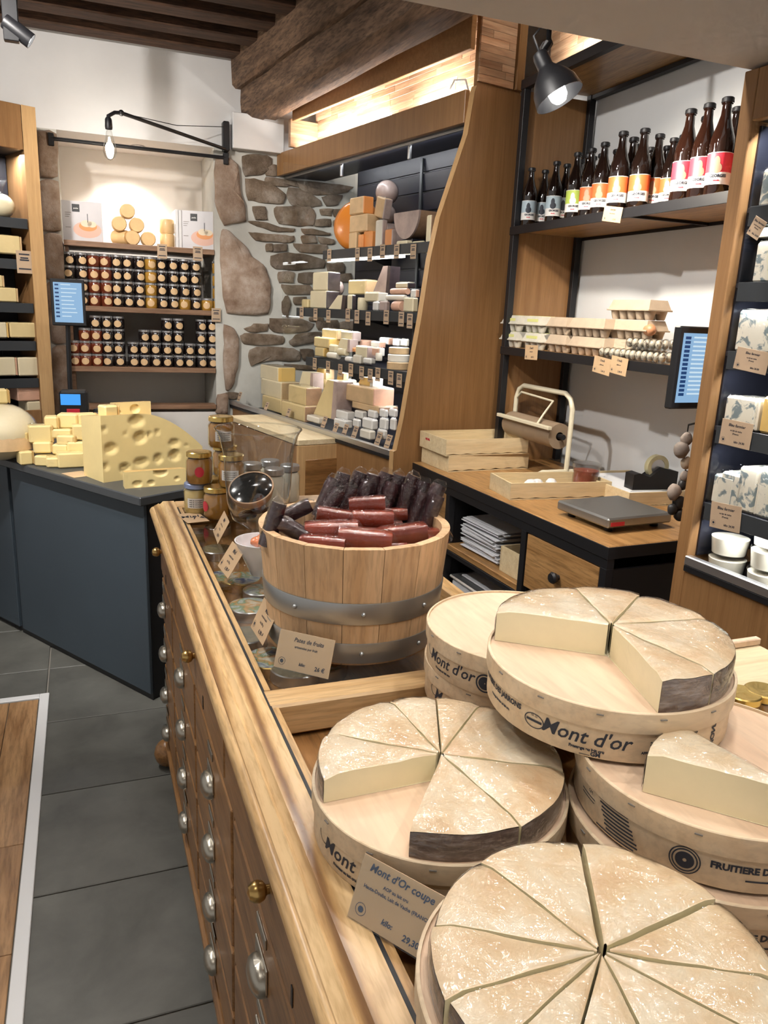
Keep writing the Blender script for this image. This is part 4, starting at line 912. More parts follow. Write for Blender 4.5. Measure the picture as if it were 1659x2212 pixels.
MB().lathe([(0, -.042), (.03, -.036), (.052, -.018), (.060, .004), (.060, .010), (.056, .010)], 28).obj('shell', m['coco'], co); MB().lathe([(.0565, .008), (.04, .013), (0, .016)], 28).obj('filling', m['chocolate'], co)
p = onz(548, 1150, GZ+.07)
for k in range(3):
    q = thing('wrapped_sweet', 'dark wrapped sweet in the bottom of the glass vase', 'sweet', (vb.x-.03+.03*k, vb.y+.01*(k-1), GZ+.098+.012*(k == 1)), .6*k, 'dark sweets in the vase'); MB().ball(.017, (0, 0, 0), 10, 7, sc=(1.5, 1, .8)).obj('sweet', m['djelly'], q)
# ---- candy bowl
pb = onz(566, 1238, GZ); bw = thing('candy_bowl', 'white porcelain bowl of orange wrapped candy behind the tub', 'bowl', (pb.x, pb.y, GZ))
MB().lathe([(0, 0), (.028, 0), (.030, .006), (.044, .035), (.062, .075), (.066, .085), (.063, .085), (.058, .075), (.04, .038), (0, .012)], 32, scale=(1, 1)).obj('bowl', m['porcelain'], bw)
rr = random.Random(4)
for k in range(9):
    a, r0 = rr.random()*6.28, rr.random()*.038; q = thing('orange_candy', 'orange film-wrapped candy heaped in the white porcelain bowl', 'sweet', (pb.x+r0*cos(a), pb.y+r0*sin(a), GZ+.070+.006*(k % 3)), a, 'candies in the bowl'); MB().ball(.016, (0, 0, 0), 10, 7, sc=(1.3, 1, .8)).obj('candy', m['candy'], q)
# ---- tins lying under the glass
rr = random.Random(11)
for i, (x, y, r0) in enumerate([(470, 1200, .045), (520, 1265, .05), (540, 1325, .05), (530, 1390, .045), (585, 1440, .05), (560, 1290, .04), (640, 1460, .05), (480, 1260, .04), (700, 1450, .045), (470, 1150, .04)]):
    p = onz(x, y, .87); t_ = thing('round_tin', 'flat round printed tin lying under the counter glass', 'tin', (p.x, p.y, .8665), i, 'tins under the glass')
    MB().lathe([(0, 0), (r0, 0), (r0+.001, .002), (r0, .022), (r0-.002, .024)], 28).obj('body', m['gold'] if i % 3 == 1 else m['silver'], t_); MB().lathe([(r0-.002, .0238), (0, .0245)], 28).obj('lid_print', m['tinprint'] if i % 3 else m['burlap'], t_)
# ---- two gold-lidded jars on a side table behind the stack
sd = thing('side_table', 'small wooden side table holding gold-lidded jars behind the boxes', 'table', (1.03, .78, 0))
MB().box((-.19, -.30, .905), (.22, .30, .93), .003).obj('table_top', m['fir'], sd)
MB().box((-.19, .285, .9305), (.22, .30, .945), .002).obj('back_lip', m['sprucelid'], sd)
for x in (-.17, .18):
    for y in (-.28, .26): MB().box((x, y, 0), (x+.03, y+.03, .904), .002).obj('leg', m['drawer'], sd)
for i, (x, y) in enumerate(((1604, 1497), (1650, 1491))):
    p = onz(x, y, 1.005); jar('small gold-lidded jar at the right edge behind the boxes, ' + ('left' if i == 0 else 'right') + ' one', (p.x, p.y, .9305), .030, .076, 'honey', 'gold', 'white')
# ------------------------------------------------------------------ cheeses: builders
def block(label, loc, rz, w, d, h, paste, rind=None, film=True, sides='x', cat='cheese', group=None, tilt=None, rnd=.006, name='cheese_block'):
    """block with its cut face to local -y; rind caps on the sides named"""
    t = thing(name, label, cat, loc, rz, group, tilt)
    c = min(rnd, w*.2, h*.2); rt_ = min(.008, w*.12)
    MB().box((-w/2, 0, 0), (w/2-(rt_ if rind and 'x' in sides else 0), d, h-(rt_ if rind and 'z' in sides else 0)), c).obj('paste', m[paste], t)
    if rind and 'x' in sides: MB().box((w/2-rt_, .001, .0005), (w/2, d-.001, h-.001), c*.6).obj('rind', m[rind], t)
    if rind and 'z' in sides: MB().box((-w/2+.001, .001, h-rt_), (w/2-.001, d-.001, h), c*.6).obj('rind', m[rind], t)
    if film:
        f = MB(); n = 7; V = []; F = []
        for face in (0, 1):
            b0 = len(V)
            for i in range(n+1):
                for k in range(n+1):
                    a, b = i/n, k/n
                    if face == 0: x, y, z = (-.5+a)*w, -.0015-abs(wob(a*3, b*3, w, 2.2, w*99))*.004, b*h
                    else: x, y, z = (-.5+a)*w, b*d, h+.0015+abs(wob(a*3, b*3, h, 2.2, h*99))*.004
                    V.append((x, y, z))
            for i in range(n):
                for k in range(n): q = b0+i*(n+1)+k; F.append([q, q+n+1, q+n+2, q+1])
        f.add(V, F).obj('film', m['film2'], t, 60)
    return t
def rod(label, loc, rz, r, h, mat, film=False, cat='cheese', group=None, rot=None, name='cheese_round', cap=None):
    t = thing(name, label, cat, loc, rz, group, rot)
    MB().lathe([(r*.9, 0), (r, h*.1), (r, h*.9), (r*.9, h)], 22).obj('side_rind', m[mat], t, 50)
    for z, f in ((0, -1), (h, 1)): MB().lathe([(0, z), (r*.9, z)] if f < 0 else [(r*.9, z), (0, z)], 22).obj('end_face', m[cap or mat], t, 50)
    return t
def ball(label, loc, r, mat, sc=(1, 1, 1), film=True, cat='cheese', name='cheese_ball', group=None):
    t = thing(name, label, cat, loc, 0, group); b = MB().ball(r, (0, 0, r*sc[2]), 22, 14, sc=sc); b.obj('rind', m[mat], t, 60)
    if film:
        f = MB().ball(r*1.02, (0, 0, r*sc[2]), 26, 16, sc=sc); f.v = [(x*(1+.03*wob(x, y, z, 40)), y*(1+.03*wob(y, x, z, 40)), z) for x, y, z in f.v]; f.obj('film', m['film2'], t, 60)
    return t
def triw(label, loc, rz, w, d, h, paste, rind, group=None, lean=0.0, name='cheese_block', tilt=None):
    """wedge whose cut face is a triangle/trapezium seen from -y; rind on the sloping right side"""
    t = thing(name, label, 'cheese', loc, rz, group, tilt); A = [(-w/2, 0), (w*.30, 0), (w*.30*(1-lean)+lean*w*.4, h), (-w/2+lean*w*.8, h)]
    Mv = Matrix(((1, 0, 0, 0), (0, 0, -1, d), (0, 1, 0, 0), (0, 0, 0, 1)))
    MB().prism(A, 0, d, Mv).obj('paste', m[paste], t)
    B = [A[1], (w/2, .0), (A[2][0]+w*.16, h*.985), A[2]]
    MB().prism(B, .001, d-.001, Mv).obj('rind', m[rind], t)
    return t
def px_box(x0, y0, x1, y1, V):
    ym, xm = (y0+y1)/2, (x0+x1)/2
    ua, ub = cabv(x0, ym, V)[0], cabv(x1, ym, V)[0]; zt, zb = cabv(xm, y0, V)[1], cabv(xm, y1, V)[1]
    return (ua+ub)/2, ua-ub, zb, zt-zb
def cab_goods(items, conv, shelf_z=None):
    for (kind, b, V, d, paste, rind, label) in items:
        x0, y0 = conv(b[0], b[1]); x1, y1 = conv(b[2], b[3]); U, w, zb, h = px_box(x0, y0, x1, y1, V)
        if shelf_z and abs(zb-shelf_z) < .045: h += zb-shelf_z; zb = shelf_z
        ua = U+w/2; wf = w; d = max(.02, min(d, .32*wf)); wb = .76*wf if kind not in ('w', 'l') else .82*wf; Ub = ua-wb/2
        if kind == 'b': block(label, cab(Ub, V, zb), crz, wb, d, h, paste, rind, sides='x')
        elif kind == 'n': block(label, cab(Ub, V, zb), crz, wb, d, h, paste, rind, film=False)
        elif kind == 'w': triw(label, cab(Ub, V, zb), crz, wb, d, h, paste, rind, lean=.35)
        elif kind == 'l': triw(label, cab(Ub, V, zb), crz, wb, d, h, paste, rind, lean=.75)
        elif kind == 'r': r = .26*wf; rod(label, cab(ua-r*1.6, V+r*.9, zb), crz, r, h, paste, cap=rind)
        elif kind == 'o': r = .25*wf; ball(label, cab(ua-r*1.6, V+r*.6, zb), r, paste, (1, 1, h/(2*r)))
        elif kind == 'h': rod(label, cab(ua-.02, V+h/2, zb+h/2), crz, h/2, max(.04, .8*wf-h*.6), paste, rot=(0, pi/2, crz), cap=rind)
k5 = lambda x, y: (440+x/3.318, 480+y/3.318)
k7 = lambda x, y: (640+x/6.381, 690+y/6.381)
k6 = lambda x, y: (620+x/5.352, 560+y/5.352)
k1 = lambda x, y: (600+x/4.608, 380+y/4.608)
cab_goods([
 ('b', (255, 1055, 405, 1112), .26, .16, 'pink', 'comte_rind', 'brown-rinded cheese slab on top of the leftmost deck stack'),
 ('b', (265, 1112, 410, 1215), .22, .2, 'comte', 'comte_rind', 'pressed cheese block under the brown slab, left end of the deck'),
 ('b', (278, 1215, 418, 1318), .19, .2, 'comte', 'comte_rind', 'bottom pressed cheese block of the leftmost deck stack'),
 ('b', (405, 1035, 580, 1140), .15, .2, 'pale', 'yellow', 'pale cheese block on top of the second deck stack'),
 ('o', (580, 1055, 640, 1125), .26, .1, 'darkrind', None, 'dark film-wrapped knob of cheese between the deck stacks'),
 ('b', (410, 1140, 610, 1260), .13, .2, 'pale', 'tan', 'middle cheese block of the second deck stack'),
 ('b', (418, 1262, 605, 1362), .11, .2, 'comte', 'comte_rind', 'bottom cheese block of the second deck stack'),
 ('b', (605, 1180, 780, 1308), .08, .18, 'comte', 'comte_rind', 'cheese block with brown right rind, third deck stack upper'),
 ('b', (555, 1308, 785, 1418), .05, .18, 'comte', 'comte_rind', 'front bottom cheese block of the third deck stack'),
 ('w', (680, 1075, 805, 1190), .18, .09, 'pale', 'edam', 'upright rounded cheese slab standing on the third deck stack'),
 ('w', (795, 1050, 895, 1118), .30, .08, 'yellow', 'tan', 'yellow cheese wedge at the back of the deck'),
 ('b', (800, 1118, 900, 1190), .30, .1, 'comte', 'tan', 'cheese block under the yellow wedge at the back of the deck'),
 ('l', (790, 1130, 985, 1402), .09, .12, 'comte', 'edam', 'tall leaning cheese wedge with greyish rind in the deck centre'),
 ('w', (945, 1080, 1012, 1205), .24, .08, 'yellow', 'tan', 'narrow bright yellow cheese point behind the tall wedge'),
 ('b', (1012, 1130, 1078, 1182), .28, .08, 'pale', 'tan', 'small pale cheese piece right of the yellow point'),
 ('w', (1100, 1115, 1238, 1182), .22, .1, 'yellow', 'whiterind', 'yellow cheese triangle on top of the half round'),
 ('b', (1010, 1182, 1290, 1305), .15, .22, 'tan', 'pink', 'large tan half-round cheese in the right of the deck'),
 ('b', (1060, 1310, 1325, 1362), .15, .22, 'tan', 'comte_rind', 'flat tan cheese beneath the large half round'),
 ('b', (985, 1210, 1012, 1300), .14, .06, 'yellow', None, 'thin yellow cheese slice beside the tall wedge'),
 ('b', (735, 1395, 850, 1440), .03, .06, 'goat', None, 'small wrapped goat cheese at the deck front'),
], k5)
wh = [(945, 1358, 1078, 1420, .09), (1078, 1356, 1170, 1412, .12), (1172, 1352, 1255, 1408, .13), (1255, 1345, 1325, 1402, .14), (1322, 1343, 1395, 1400, .15), (930, 1420, 1062, 1480, .05), (1064, 1415, 1130, 1472, .06), (1132, 1415, 1250, 1488, .06), (1255, 1410, 1330, 1490, .07), (1330, 1410, 1390, 1495, .08), (1115, 1495, 1232, 1560, .03), (1240, 1490, 1320, 1560, .04)]
for i, (x0, y0, x1, y1, V) in enumerate(wh):
    U, w, zb, h = px_box(*k5(x0, y0), *k5(x1, y1), V); block('small white bloomy cheese in glossy film at the right of the deck', cab(U+.19*w, V, zb), crz, w*.62, .26*w, h, 'whiterind' if i != 10 else 'goat', None, group='white cheeses on the deck', name='small_cheese')
cab_goods([
 ('b', (350, 135, 640, 275), .30, .14, 'comte', 'tan', 'long yellow cheese block topmost on the lower shelf'),
 ('b', (610, 165, 830, 300), .28, .12, 'pale', 'edam', 'film-wrapped pale cheese piece beside the long block'),
 ('b', (240, 252, 520, 390), .25, .16, 'comte', 'yellow', 'yellow cheese block, upper of two at the left shelf end'),
 ('b', (252, 390, 420, 515), .24, .16, 'comte', 'yellow', 'yellow cheese block, lower of two at the left shelf end'),
 ('w', (560, 270, 775, 440), .25, .1, 'pale', 'edam', 'slanted film-wrapped cheese piece on the lower shelf'),
 ('b', (445, 352, 560, 455), .25, .1, 'pale', None, 'small pale cheese cube on the lower shelf'),
 ('h', (525, 395, 695, 500), .23, .1, 'pale', 'pale', 'pale cheese log lying crosswise on the lower shelf'),
 ('h', (388, 455, 590, 548), .225, .1, 'goat', 'goat', 'cream white cheese log at the lower shelf front'),
 ('r', (720, 285, 1025, 370), .34, .1, 'pink', 'pink', 'brown-pink round cheese at the back of the lower shelf'),
 ('b', (1022, 305, 1192, 388), .30, .1, 'whiterind', 'pink', 'pale pink-edged cheese right of the brown round'),
 ('b', (750, 390, 832, 450), .27, .08, 'orange', None, 'small orange cheese piece on the lower shelf'),
 ('b', (810, 372, 1035, 530), .24, .12, 'pale', 'edam', 'large film-wrapped pale cheese in the lower shelf centre'),
 ('b', (1035, 390, 1185, 505), .25, .1, 'pink', 'whiterind', 'pinkish wrapped cheese right of the shelf centre'),
 ('h', (640, 512, 775, 590), .225, .08, 'whiterind', 'whiterind', 'white cheese log at the lower shelf front'),
 ('b', (775, 492, 912, 612), .225, .08, 'goat', None, 'square whitish cheese at the lower shelf front'),
 ('b', (914, 535, 1060, 615), .225, .08, 'whiterind', None, 'flat white cheese at the lower shelf front'),
 ('r', (1062, 462, 1160, 570), .24, .08, 'goat', 'goat', 'grey-white small cylinder cheese on the lower shelf'),
 ('b', (1140, 252, 1318, 350), .36, .1, 'whiterind', 'pink', 'pinkish pale cheese in the back right of the lower shelf'),
 ('b', (1320, 265, 1430, 372), .36, .08, 'whiterind', None, 'white cheese brick, left of two at the shelf back'),
 ('b', (1432, 268, 1540, 375), .36, .08, 'goat', None, 'white cheese brick, right of two at the shelf back'),
 ('r', (1185, 385, 1490, 480), .25, .1, 'tan', 'whiterind', 'round boxed cheese, top of the three at the right end'),
 ('r', (1165, 482, 1490, 585), .24, .1, 'goat', 'whiterind', 'round boxed cheese, middle of the three at the right end'),
 ('r', (1150, 587, 1485, 700), .23, .1, 'tan', 'whiterind', 'round boxed cheese, bottom of the three at the right end'),
], k7)
cab_goods([
 ('b', (295, 148, 535, 362), .26, .12, 'pale', 'darkrind', 'pale half-round cheese topmost at the left of the middle shelf'),
 ('b', (265, 365, 520, 558), .24, .14, 'pale', 'darkrind', 'pale cheese with black rind under the topmost, middle shelf'),
 ('o', (520, 250, 640, 420), .34, .12, 'edam', None, 'pinkish brown round cheese behind the black-rinded one'),
 ('b', (168, 462, 262, 548), .26, .1, 'comte', None, 'small yellow cheese at the left tip of the middle shelf'),
 ('l', (480, 415, 705, 562), .24, .1, 'pale', 'darkrind', 'slanting cheese wedge with dark brown rind on the middle shelf'),
 ('b', (692, 412, 775, 562), .25, .1, 'pale', 'darkrind', 'narrow dark-rinded cheese slice on the middle shelf'),
 ('b', (705, 238, 980, 405), .34, .1, 'comte', 'tan', 'beige rectangular cheese standing behind on the middle shelf'),
 ('l', (995, 78, 1225, 395), .33, .12, 'edam', 'darkrind', 'tall half wheel with blackish purple rind, middle shelf'),
 ('r', (780, 442, 900, 548), .24, .08, 'pale', 'pale', 'small pale round cheese behind the price tags'),
 ('b', (890, 382, 1112, 490), .26, .1, 'pale', 'goat', 'film-wrapped pale cheese slab in the middle shelf centre'),
 ('b', (985, 490, 1062, 548), .23, .06, 'whiterind', None, 'small white cheese cube on the middle shelf'),
 ('b', (1062, 485, 1170, 548), .24, .08, 'edam', None, 'dark pink cheese piece on the middle shelf'),
 ('h', (1160, 332, 1420, 410), .28, .1, 'pink', 'pink', 'pink washed-rind loaf on the middle shelf, right'),
 ('b', (1250, 268, 1445, 333), .30, .08, 'pale', 'darkrind', 'pale dark-edged cheese on top of the pink loaf'),
 ('h', (1112, 410, 1400, 478), .26, .1, 'goat', 'goat', 'greenish white cheese log under the pink loaf'),
 ('h', (1170, 480, 1342, 545), .24, .08, 'pink', 'pink', 'small pink log at the middle shelf front'),
 ('b', (1342, 442, 1490, 540), .23, .08, 'pale', None, 'pale film-wrapped cheese at the right end of the middle shelf'),
 ('b', (1422, 348, 1515, 440), .26, .08, 'whiterind', 'pink', 'pale pink cheese piece by the end panel'),
], k6, 1.5565)
# top shelf
U, w, zb, h = px_box(*k1(525, 190), *k1(960, 720), .40)
mi_ = thing('orange_cheese', 'bright orange waxed cheese wheel standing on the top shelf', 'cheese', cab(U+.02, .45, 1.8865+h*.5), 0, None, (rad(78), 0, crz+.55))
R_ = h*.5; MB().lathe([(0, -.045), (R_*.75, -.045), (R_*.95, -.03), (R_, 0), (R_*.95, .03), (R_*.75, .045), (0, .045)], 44).obj('wheel', m['mimolette'], mi_, 60)
cab_goods([
 ('n', (712, 205, 900, 378), .34, .07, 'tan', 'orange', 'beige cheese cube topmost before the orange wheel'),
 ('n', (712, 380, 945, 556), .33, .09, 'tan', 'tan', 'beige cheese block in the middle before the orange wheel'),
 ('n', (705, 560, 800, 712), .32, .08, 'tan', None, 'beige cheese piece lowest before the orange wheel'),
 ('n', (850, 548, 962, 700), .33, .08, 'orange', None, 'orange crumbly cheese chunk on the top shelf'),
 ('n', (795, 580, 858, 712), .315, .05, 'orange', None, 'small orange cheese chunk beside the crumbly one'),
 ('b', (968, 438, 1065, 690), .33, .08, 'goat', 'edam', 'grey film-wrapped cheese slab on the top shelf'),
 ('b', (1062, 530, 1160, 690), .34, .08, 'orange', 'edam', 'orange wrapped cheese right of the grey slab'),
 ('n', (1175, 642, 1312, 780), .315, .07, 'pale', None, 'pale cheese cube at the front of the top shelf'),
 ('h', (1318, 648, 1455, 762), .315, .07, 'pale', 'pale', 'pale cheese log at the front of the top shelf'),
 ('n', (1470, 388, 1540, 768), .33, .10, 'pale', 'comte_rind', 'tall thin pale cheese slab by the end panel, top shelf'),
], k1, 1.8865)
for b, V, lab, z in (((920, 278, 1190, 480), .47, 'dusty film-wrapped cheese ball, lower of two on the top shelf', None), ((918, 38, 1205, 282), .47, 'dusty film-wrapped cheese ball balanced on top of another', None)):
    U, w, zb, h = px_box(*k1(b[0], b[1]), *k1(b[2], b[3]), V); r = h*.5
    ball(lab, cab(U, V+.02, zb), r, 'edam')
st_ = px_box(*k1(920, 480), *k1(1190, 700), .47); block('brown cheese block carrying the two dusty balls', cab(st_[0], .45, 1.8865), crz, .14, .12, st_[2]+st_[3]-1.8865, 'comte_rind', 'edam')
U, w, zb, h = px_box(*k1(985, 230), *k1(1140, 432), .42); block('beige cheese piece leaning on the lower dusty ball', cab(U, .38, 1.8865+.16), crz, w*.6, .05, h, 'tan', 'edam', tilt=(0, .25, crz))
U, w, zb, h = px_box(*k1(1140, 345), *k1(1555, 632), .36)
hf = thing('cheese_half', 'half wheel with mottled pink cut face on the top shelf', 'cheese', cab(U, .36, 1.8865+.02), crz)
n = 20; hz_ = zb+h-1.8865-.02; HA = [(.5*w*.62*cos(pi+pi*i/n)-w*.16, hz_+(hz_-.012)*sin(pi+pi*i/n)) for i in range(n+1)]
Mv = Matrix(((1, 0, 0, 0), (0, 0, -1, .16), (0, 1, 0, 0), (0, 0, 0, 1)))
MB().prism(HA, .15, .16, Mv).obj('cut_face', m['edam'], hf); MB().prism(HA, 0, .149, Mv).obj('rind', m['comte_rind'], hf)
MB().box((-w*.16-.05, .01, -.0195), (-w*.16+.05, .14, .0135), .003).obj('rest', m['navy'], hf)
# shelf-edge price tags
tg = MB().box((-.026, -.0015, -.075), (.026, 0, 0), .0004).mesh('card', m['kraft_dim'])
tl = MB()
for z, w in ((-.012, .034), (-.024, .026), (-.031, .03), (-.06, .04)): tl.box((-w/2, -.0022, z-.0022), (w/2, -.0014, z+.0022))
tl = tl.mesh('lettering', m['ink'])
def tagat(loc, rz, lab, grp, sc=1.0, rot=None):
    t = thing('price_tag', lab, 'price tag', loc, rz, grp, rot); t.scale = (sc,)*3; link('card', tg, t); link('lettering', tl, t); return t
for xs, V, zt, conv, y, lab, grp in (((515, 795, 920, 1045, 1185, 1350), .2915, 1.892, k1, 740, 'small kraft price tag hanging from the top shelf edge', 'tags on the top shelf'), ((170, 330, 480, 705, 810, 940, 1150, 1325, 1425), .2015, 1.562, k6, 620, 'small kraft price tag hanging from the middle shelf edge', 'tags on the middle shelf'), ((255, 440, 610, 755, 905, 1025, 1130, 1310, 1430), .2115, 1.270, k7, 640, 'small kraft price tag hanging from the lower shelf edge', 'tags on the lower shelf')):
    for i, x in enumerate(xs):
        u = cabv(*conv(x, y), V)[0]
        if u > .03: tagat(cab(u, V, zt-.006*(i % 3)), crz, lab, grp, .92)
for i, (x, y) in enumerate(((270, 1250), (462, 1325), (620, 1370), (880, 1430), (960, 1480), (1030, 1490), (1100, 1505), (1270, 1550), (1340, 1570))):
    u, z = cabv(*k5(x, y), .03); tagat(cab(u, .028, max(.955, z+.03)), crz, 'kraft price tag standing among the cheeses at the deck rail', 'tags on the deck', .85, (rad(-20), 0, crz))
# ------------------------------------------------------------------ left cabinet cheeses
ln = Vector((-sin(lrz), cos(lrz), 0)); lu = Vector((cos(lrz), sin(lrz), 0)); lo = Vector((-.178, 4.9, 0))
def lbox(x0, y0, x1, y1, V=.03):
    p0 = lo+ln*V; ym, xm = (y0+y1)/2, (x0+x1)/2
    a, b = onp(x0, ym, p0, ln), onp(x1, ym, p0, ln); zt, zb = onp(xm, y0, p0, ln).z, onp(xm, y1, p0, ln).z
    return (a+b)/2, (b-a).length, zb, zt-zb
for lab, b, paste, rind in (('yellow cheese wedge on the second shelf of the left cabinet', (-20, 508, 48, 548), 'comte', 'tan'), ('small cheese on top of a yellow block, third shelf of the left cabinet', (-25, 594, 10, 620), 'comte', 'tan'), ('yellow cheese block on the third shelf of the left cabinet', (-30, 621, 40, 652), 'comte', 'tan'), ('cut cheese at the picture edge, fourth shelf of the left cabinet', (-40, 696, 19, 730), 'pale', 'yellow'), ('yellow cheese block beside the post, fourth shelf of the left cabinet', (22, 697, 84, 730), 'comte', 'tan'), ('layered pale cheese on the fifth shelf of the left cabinet', (-20, 772, 38, 812), 'pale', 'pink'), ('layered pale cheese beside the post, fifth shelf of the left cabinet', (40, 772, 95, 812), 'pale', 'pink'), ('pink-rinded cheese low in the left cabinet', (38, 832, 100, 866), 'pink', 'pink'), ('pale cheese at the bottom of the left cabinet', (60, 867, 104, 895), 'pale', 'tan')):
    c, w, zb, h = lbox(*b); block(lab, (c.x, c.y, zb), lrz, w, .16, h, paste, rind)
c, w, zb, h = lbox(-28, 405, 30, 457, .08)
fk = ball('pear-shaped cheese tied in gathered clear film, top shelf of the left cabinet', (c.x, c.y, LS[0]), w*.5, 'pale', (1, 1, .9)); MB().lathe([(.012, 0), (.014, .02), (.03, .06), (.04, .075)], 14, T((0, 0, w*.88))).obj('gathered_film', m['film2'], fk)
p = onp(52, 556, lo+ln*.005, ln); tagat((p.x, p.y, p.z+.035), lrz, 'pale price tag clipped to the left cabinet shelf', None, 1.6)
# ------------------------------------------------------------------ cheeses on the blue counter
def emm_piece(label, loc, rz, w, d, h, holes, prof=None, name='emmental_piece', hmat='emm', rind=True):
    """cut face to -y with real dished holes; prof(f) gives height fraction along the face"""
    t = thing(name, label, 'cheese', loc, rz); nx, nz = 54, 34; prof = prof or (lambda f: 1.0)
    V = []; F = []
    for i in range(nx+1):
        for k in range(nz+1):
            f, g = i/nx, k/nz; x = (-.5+f)*w; z = g*h*prof(f); y = 0
            for (a, b, r, e) in holes:
                q = ((f-a)*w/(r*e))**2+((g*prof(f)-b)*h/r)**2
                if q < 1: y = max(y, .5*r*sqrt(1-q))
            V.append((x, y, z))
    for i in range(nx):
        for k in range(nz): q = i*(nz+1)+k; F.append([q, q+nz+1, q+nz+2, q+1])
    MB().add(V, F).obj('cut_face', m['emm'], t, 50)
    top = [((-.5+i/nx)*w, h*prof(i/nx)) for i in range(nx+1)]
    b = MB(); V = []
    for x, z in top: V += [(x, .0, z), (x*.96, d, z*.93)]
    F = [[2*i, 2*i+2, 2*i+3, 2*i+1] for i in range(nx)]; b.add(V, F); b.obj('top_rind', m['emmrind'], t, 50)
    s = MB(); s.add([(-w/2, 0, 0), (-w/2, 0, top[0][1]), (-w/2*.96, d, top[0][1]*.93), (-w/2*.96, d, 0)], [[0, 3, 2, 1][::-1]]); s.add([(w/2, 0, 0), (w/2, 0, top[-1][1]), (w/2*.96, d, top[-1][1]*.93), (w/2*.96, d, 0)], [[0, 3, 2, 1]])
    s.add([(-w/2*.96, d, 0), (w/2*.96, d, 0)]+[(x*.96, d, z*.93) for x, z in top][::-1], [list(range(nx+3))[::-1]]); s.obj('side_paste', m['emm'], t, 50)
    return t
pa, pb_ = onz(224, 1043, BT), onz(438, 1012, BT); wE = (pb_-pa).length; rzE = atan2(pb_.y-pa.y, pb_.x-pa.x); pm_ = (pa+pb_)/2
hE = onp(221, 898, pa, Vector((-sin(rzE), cos(rzE), 0))).z-BT
pf = lambda f: (1.0-.03*f if f < .35 else .99-.62*((f-.35)/.65)**1.8)
emm_piece('big emmental wedge with large holes standing on the blue counter', (pm_.x, pm_.y, BT), rzE, wE, .17, hE, [(.33, .88, .024, 1.5), (.22, .70, .010, .9), (.36, .62, .026, 1.2), (.45, .66, .013, .7), (.53, .68, .014, .7), (.08, .50, .024, 1.2), (.20, .18, .022, 1.1), (.36, .24, .020, 1.7), (.53, .26, .022, 1.0), (.70, .28, .026, 1.1), (.70, .48, .018, 1.6), (.83, .42, .009, 1), (.03, .24, .016, .8), (.03, .80, .014, .8), (.9, .2, .018, 1)], pf)
pa, pb_ = onz(270, 1056, BT), onz(402, 1046, BT); w2 = (pb_-pa).length; rz2 = atan2(pb_.y-pa.y, pb_.x-pa.x); pm2 = (pa+pb_)/2
emm_piece('film-wrapped emmental bar lying in front of the big wedge', (pm2.x, pm2.y, BT), rz2, w2, .05, .065, [(.2, .25, .014, 1.3), (.42, .25, .012, 1.2), (.58, .85, .018, 1.5), (.85, .4, .01, 1)])
q = onp(250, 905, (pm_.x, pm_.y, 0), Vector((-sin(rzE), cos(rzE), 0)))
off = Vector((-sin(rzE), cos(rzE), 0))
block('emmental cube balanced on top of the big wedge', q+off*.02+Vector((0, 0, -.005)), rzE, .065, .06, .055, 'emm', 'emmrind')
q = onp(306, 905, (pm_.x, pm_.y, 0), off)+off*.06
emm_piece('emmental slab with a hole lying on top of the big wedge', (q.x, q.y, q.z), rzE-.1, .155, .05, .062, [(.55, .55, .018, 1.2), (.1, .3, .012, 1)])
z4 = lambda x, y: (x/2.9625, 560+y/2.9625)
names = ['in the bottom row', 'in the second row', 'at the top']
pile = [(385, 1230, 650, 1335, 0, .0, .25, 'long cheese bar at the front of the cube pile'), (300, 1255, 385, 1325, 0, .01, .1, 'cheese cube left of the long bar, front of the pile'), (215, 1220, 315, 1292, 0, .05, -.3, 'tilted cheese cube behind the front of the pile'), (130, 1172, 215, 1265, 0, .09, .4, 'cheese cube at the left foot of the pile'), (78, 1108, 190, 1180, 1, .12, .5, 'slanting cheese cube leaning at the far left of the pile'), (220, 1170, 335, 1245, 1, .08, .1, 'dark-sided cheese cube second row of the pile'), (335, 1185, 440, 1255, 1, .06, -.2, 'cheese cube second row above the front of the pile'), (440, 1168, 600, 1240, 1, .05, .15, 'wide cheese cube above the long bar'), (365, 1128, 480, 1195, 2, .06, -.15, 'film-wrapped cheese cube in the pile centre'), (470, 1060, 592, 1162, 2, .07, .1, 'large cheese cube in the right of the pile'), (195, 1063, 335, 1180, 2, .10, .2, 'broad cheese block in the upper left of the pile'), (335, 1088, 462, 1150, 2, .10, .0, 'cheese block between the two big pile blocks'), (290, 1008, 375, 1090, 3, .12, .1, 'cheese cube topmost left of the pile'), (370, 990, 500, 1086, 3, .13, -.1, 'yellow cheese block topmost centre of the pile'), (512, 988, 632, 1098, 3, .12, .3, 'holed cheese block topmost right of the pile'), (600, 1120, 650, 1230, 1, .10, 0, 'tan cheese block behind the long bar')]
base = onz(*z4(500, 1335), BT)
for (x0, y0, x1, y1, tier, back, rz, lab) in pile:
    pb0 = base.y+back+(.0 if tier == 0 else 0); c = ony(*z4((x0+x1)/2, (y0+y1)/2), pb0); w = (x1-x0)/2.9625*c.y*1.02/1661; h = (y1-y0)/2.9625*c.y*1.02/1661*.86
    zb = max(BT, c.z-h/2)
    if tier == 0: zb = BT
    block(lab, (c.x, c.y, zb), rz-.1, w*.95, .07, h, 'emm', 'emmrind', film=(tier % 2 == 0), group='emmental cubes piled on the blue counter')
c = ony(8, 908, 3.72); wr = ball('large cheese round in loose clear film at the left picture edge', (c.x-.02, 3.72, BT), .155, 'pale', (1, 1, .80)); MB().lathe([(.157, 0), (.157, .045), (.15, .06)], 30, T((0, 0, .06))).obj('band', m['tan'], wr)
block('small cheese cube on the film-wrapped round at the left edge', (c.x+.0, 3.70, BT+.155*1.60), .2, .07, .07, .06, 'emm', 'emmrind', film=False)
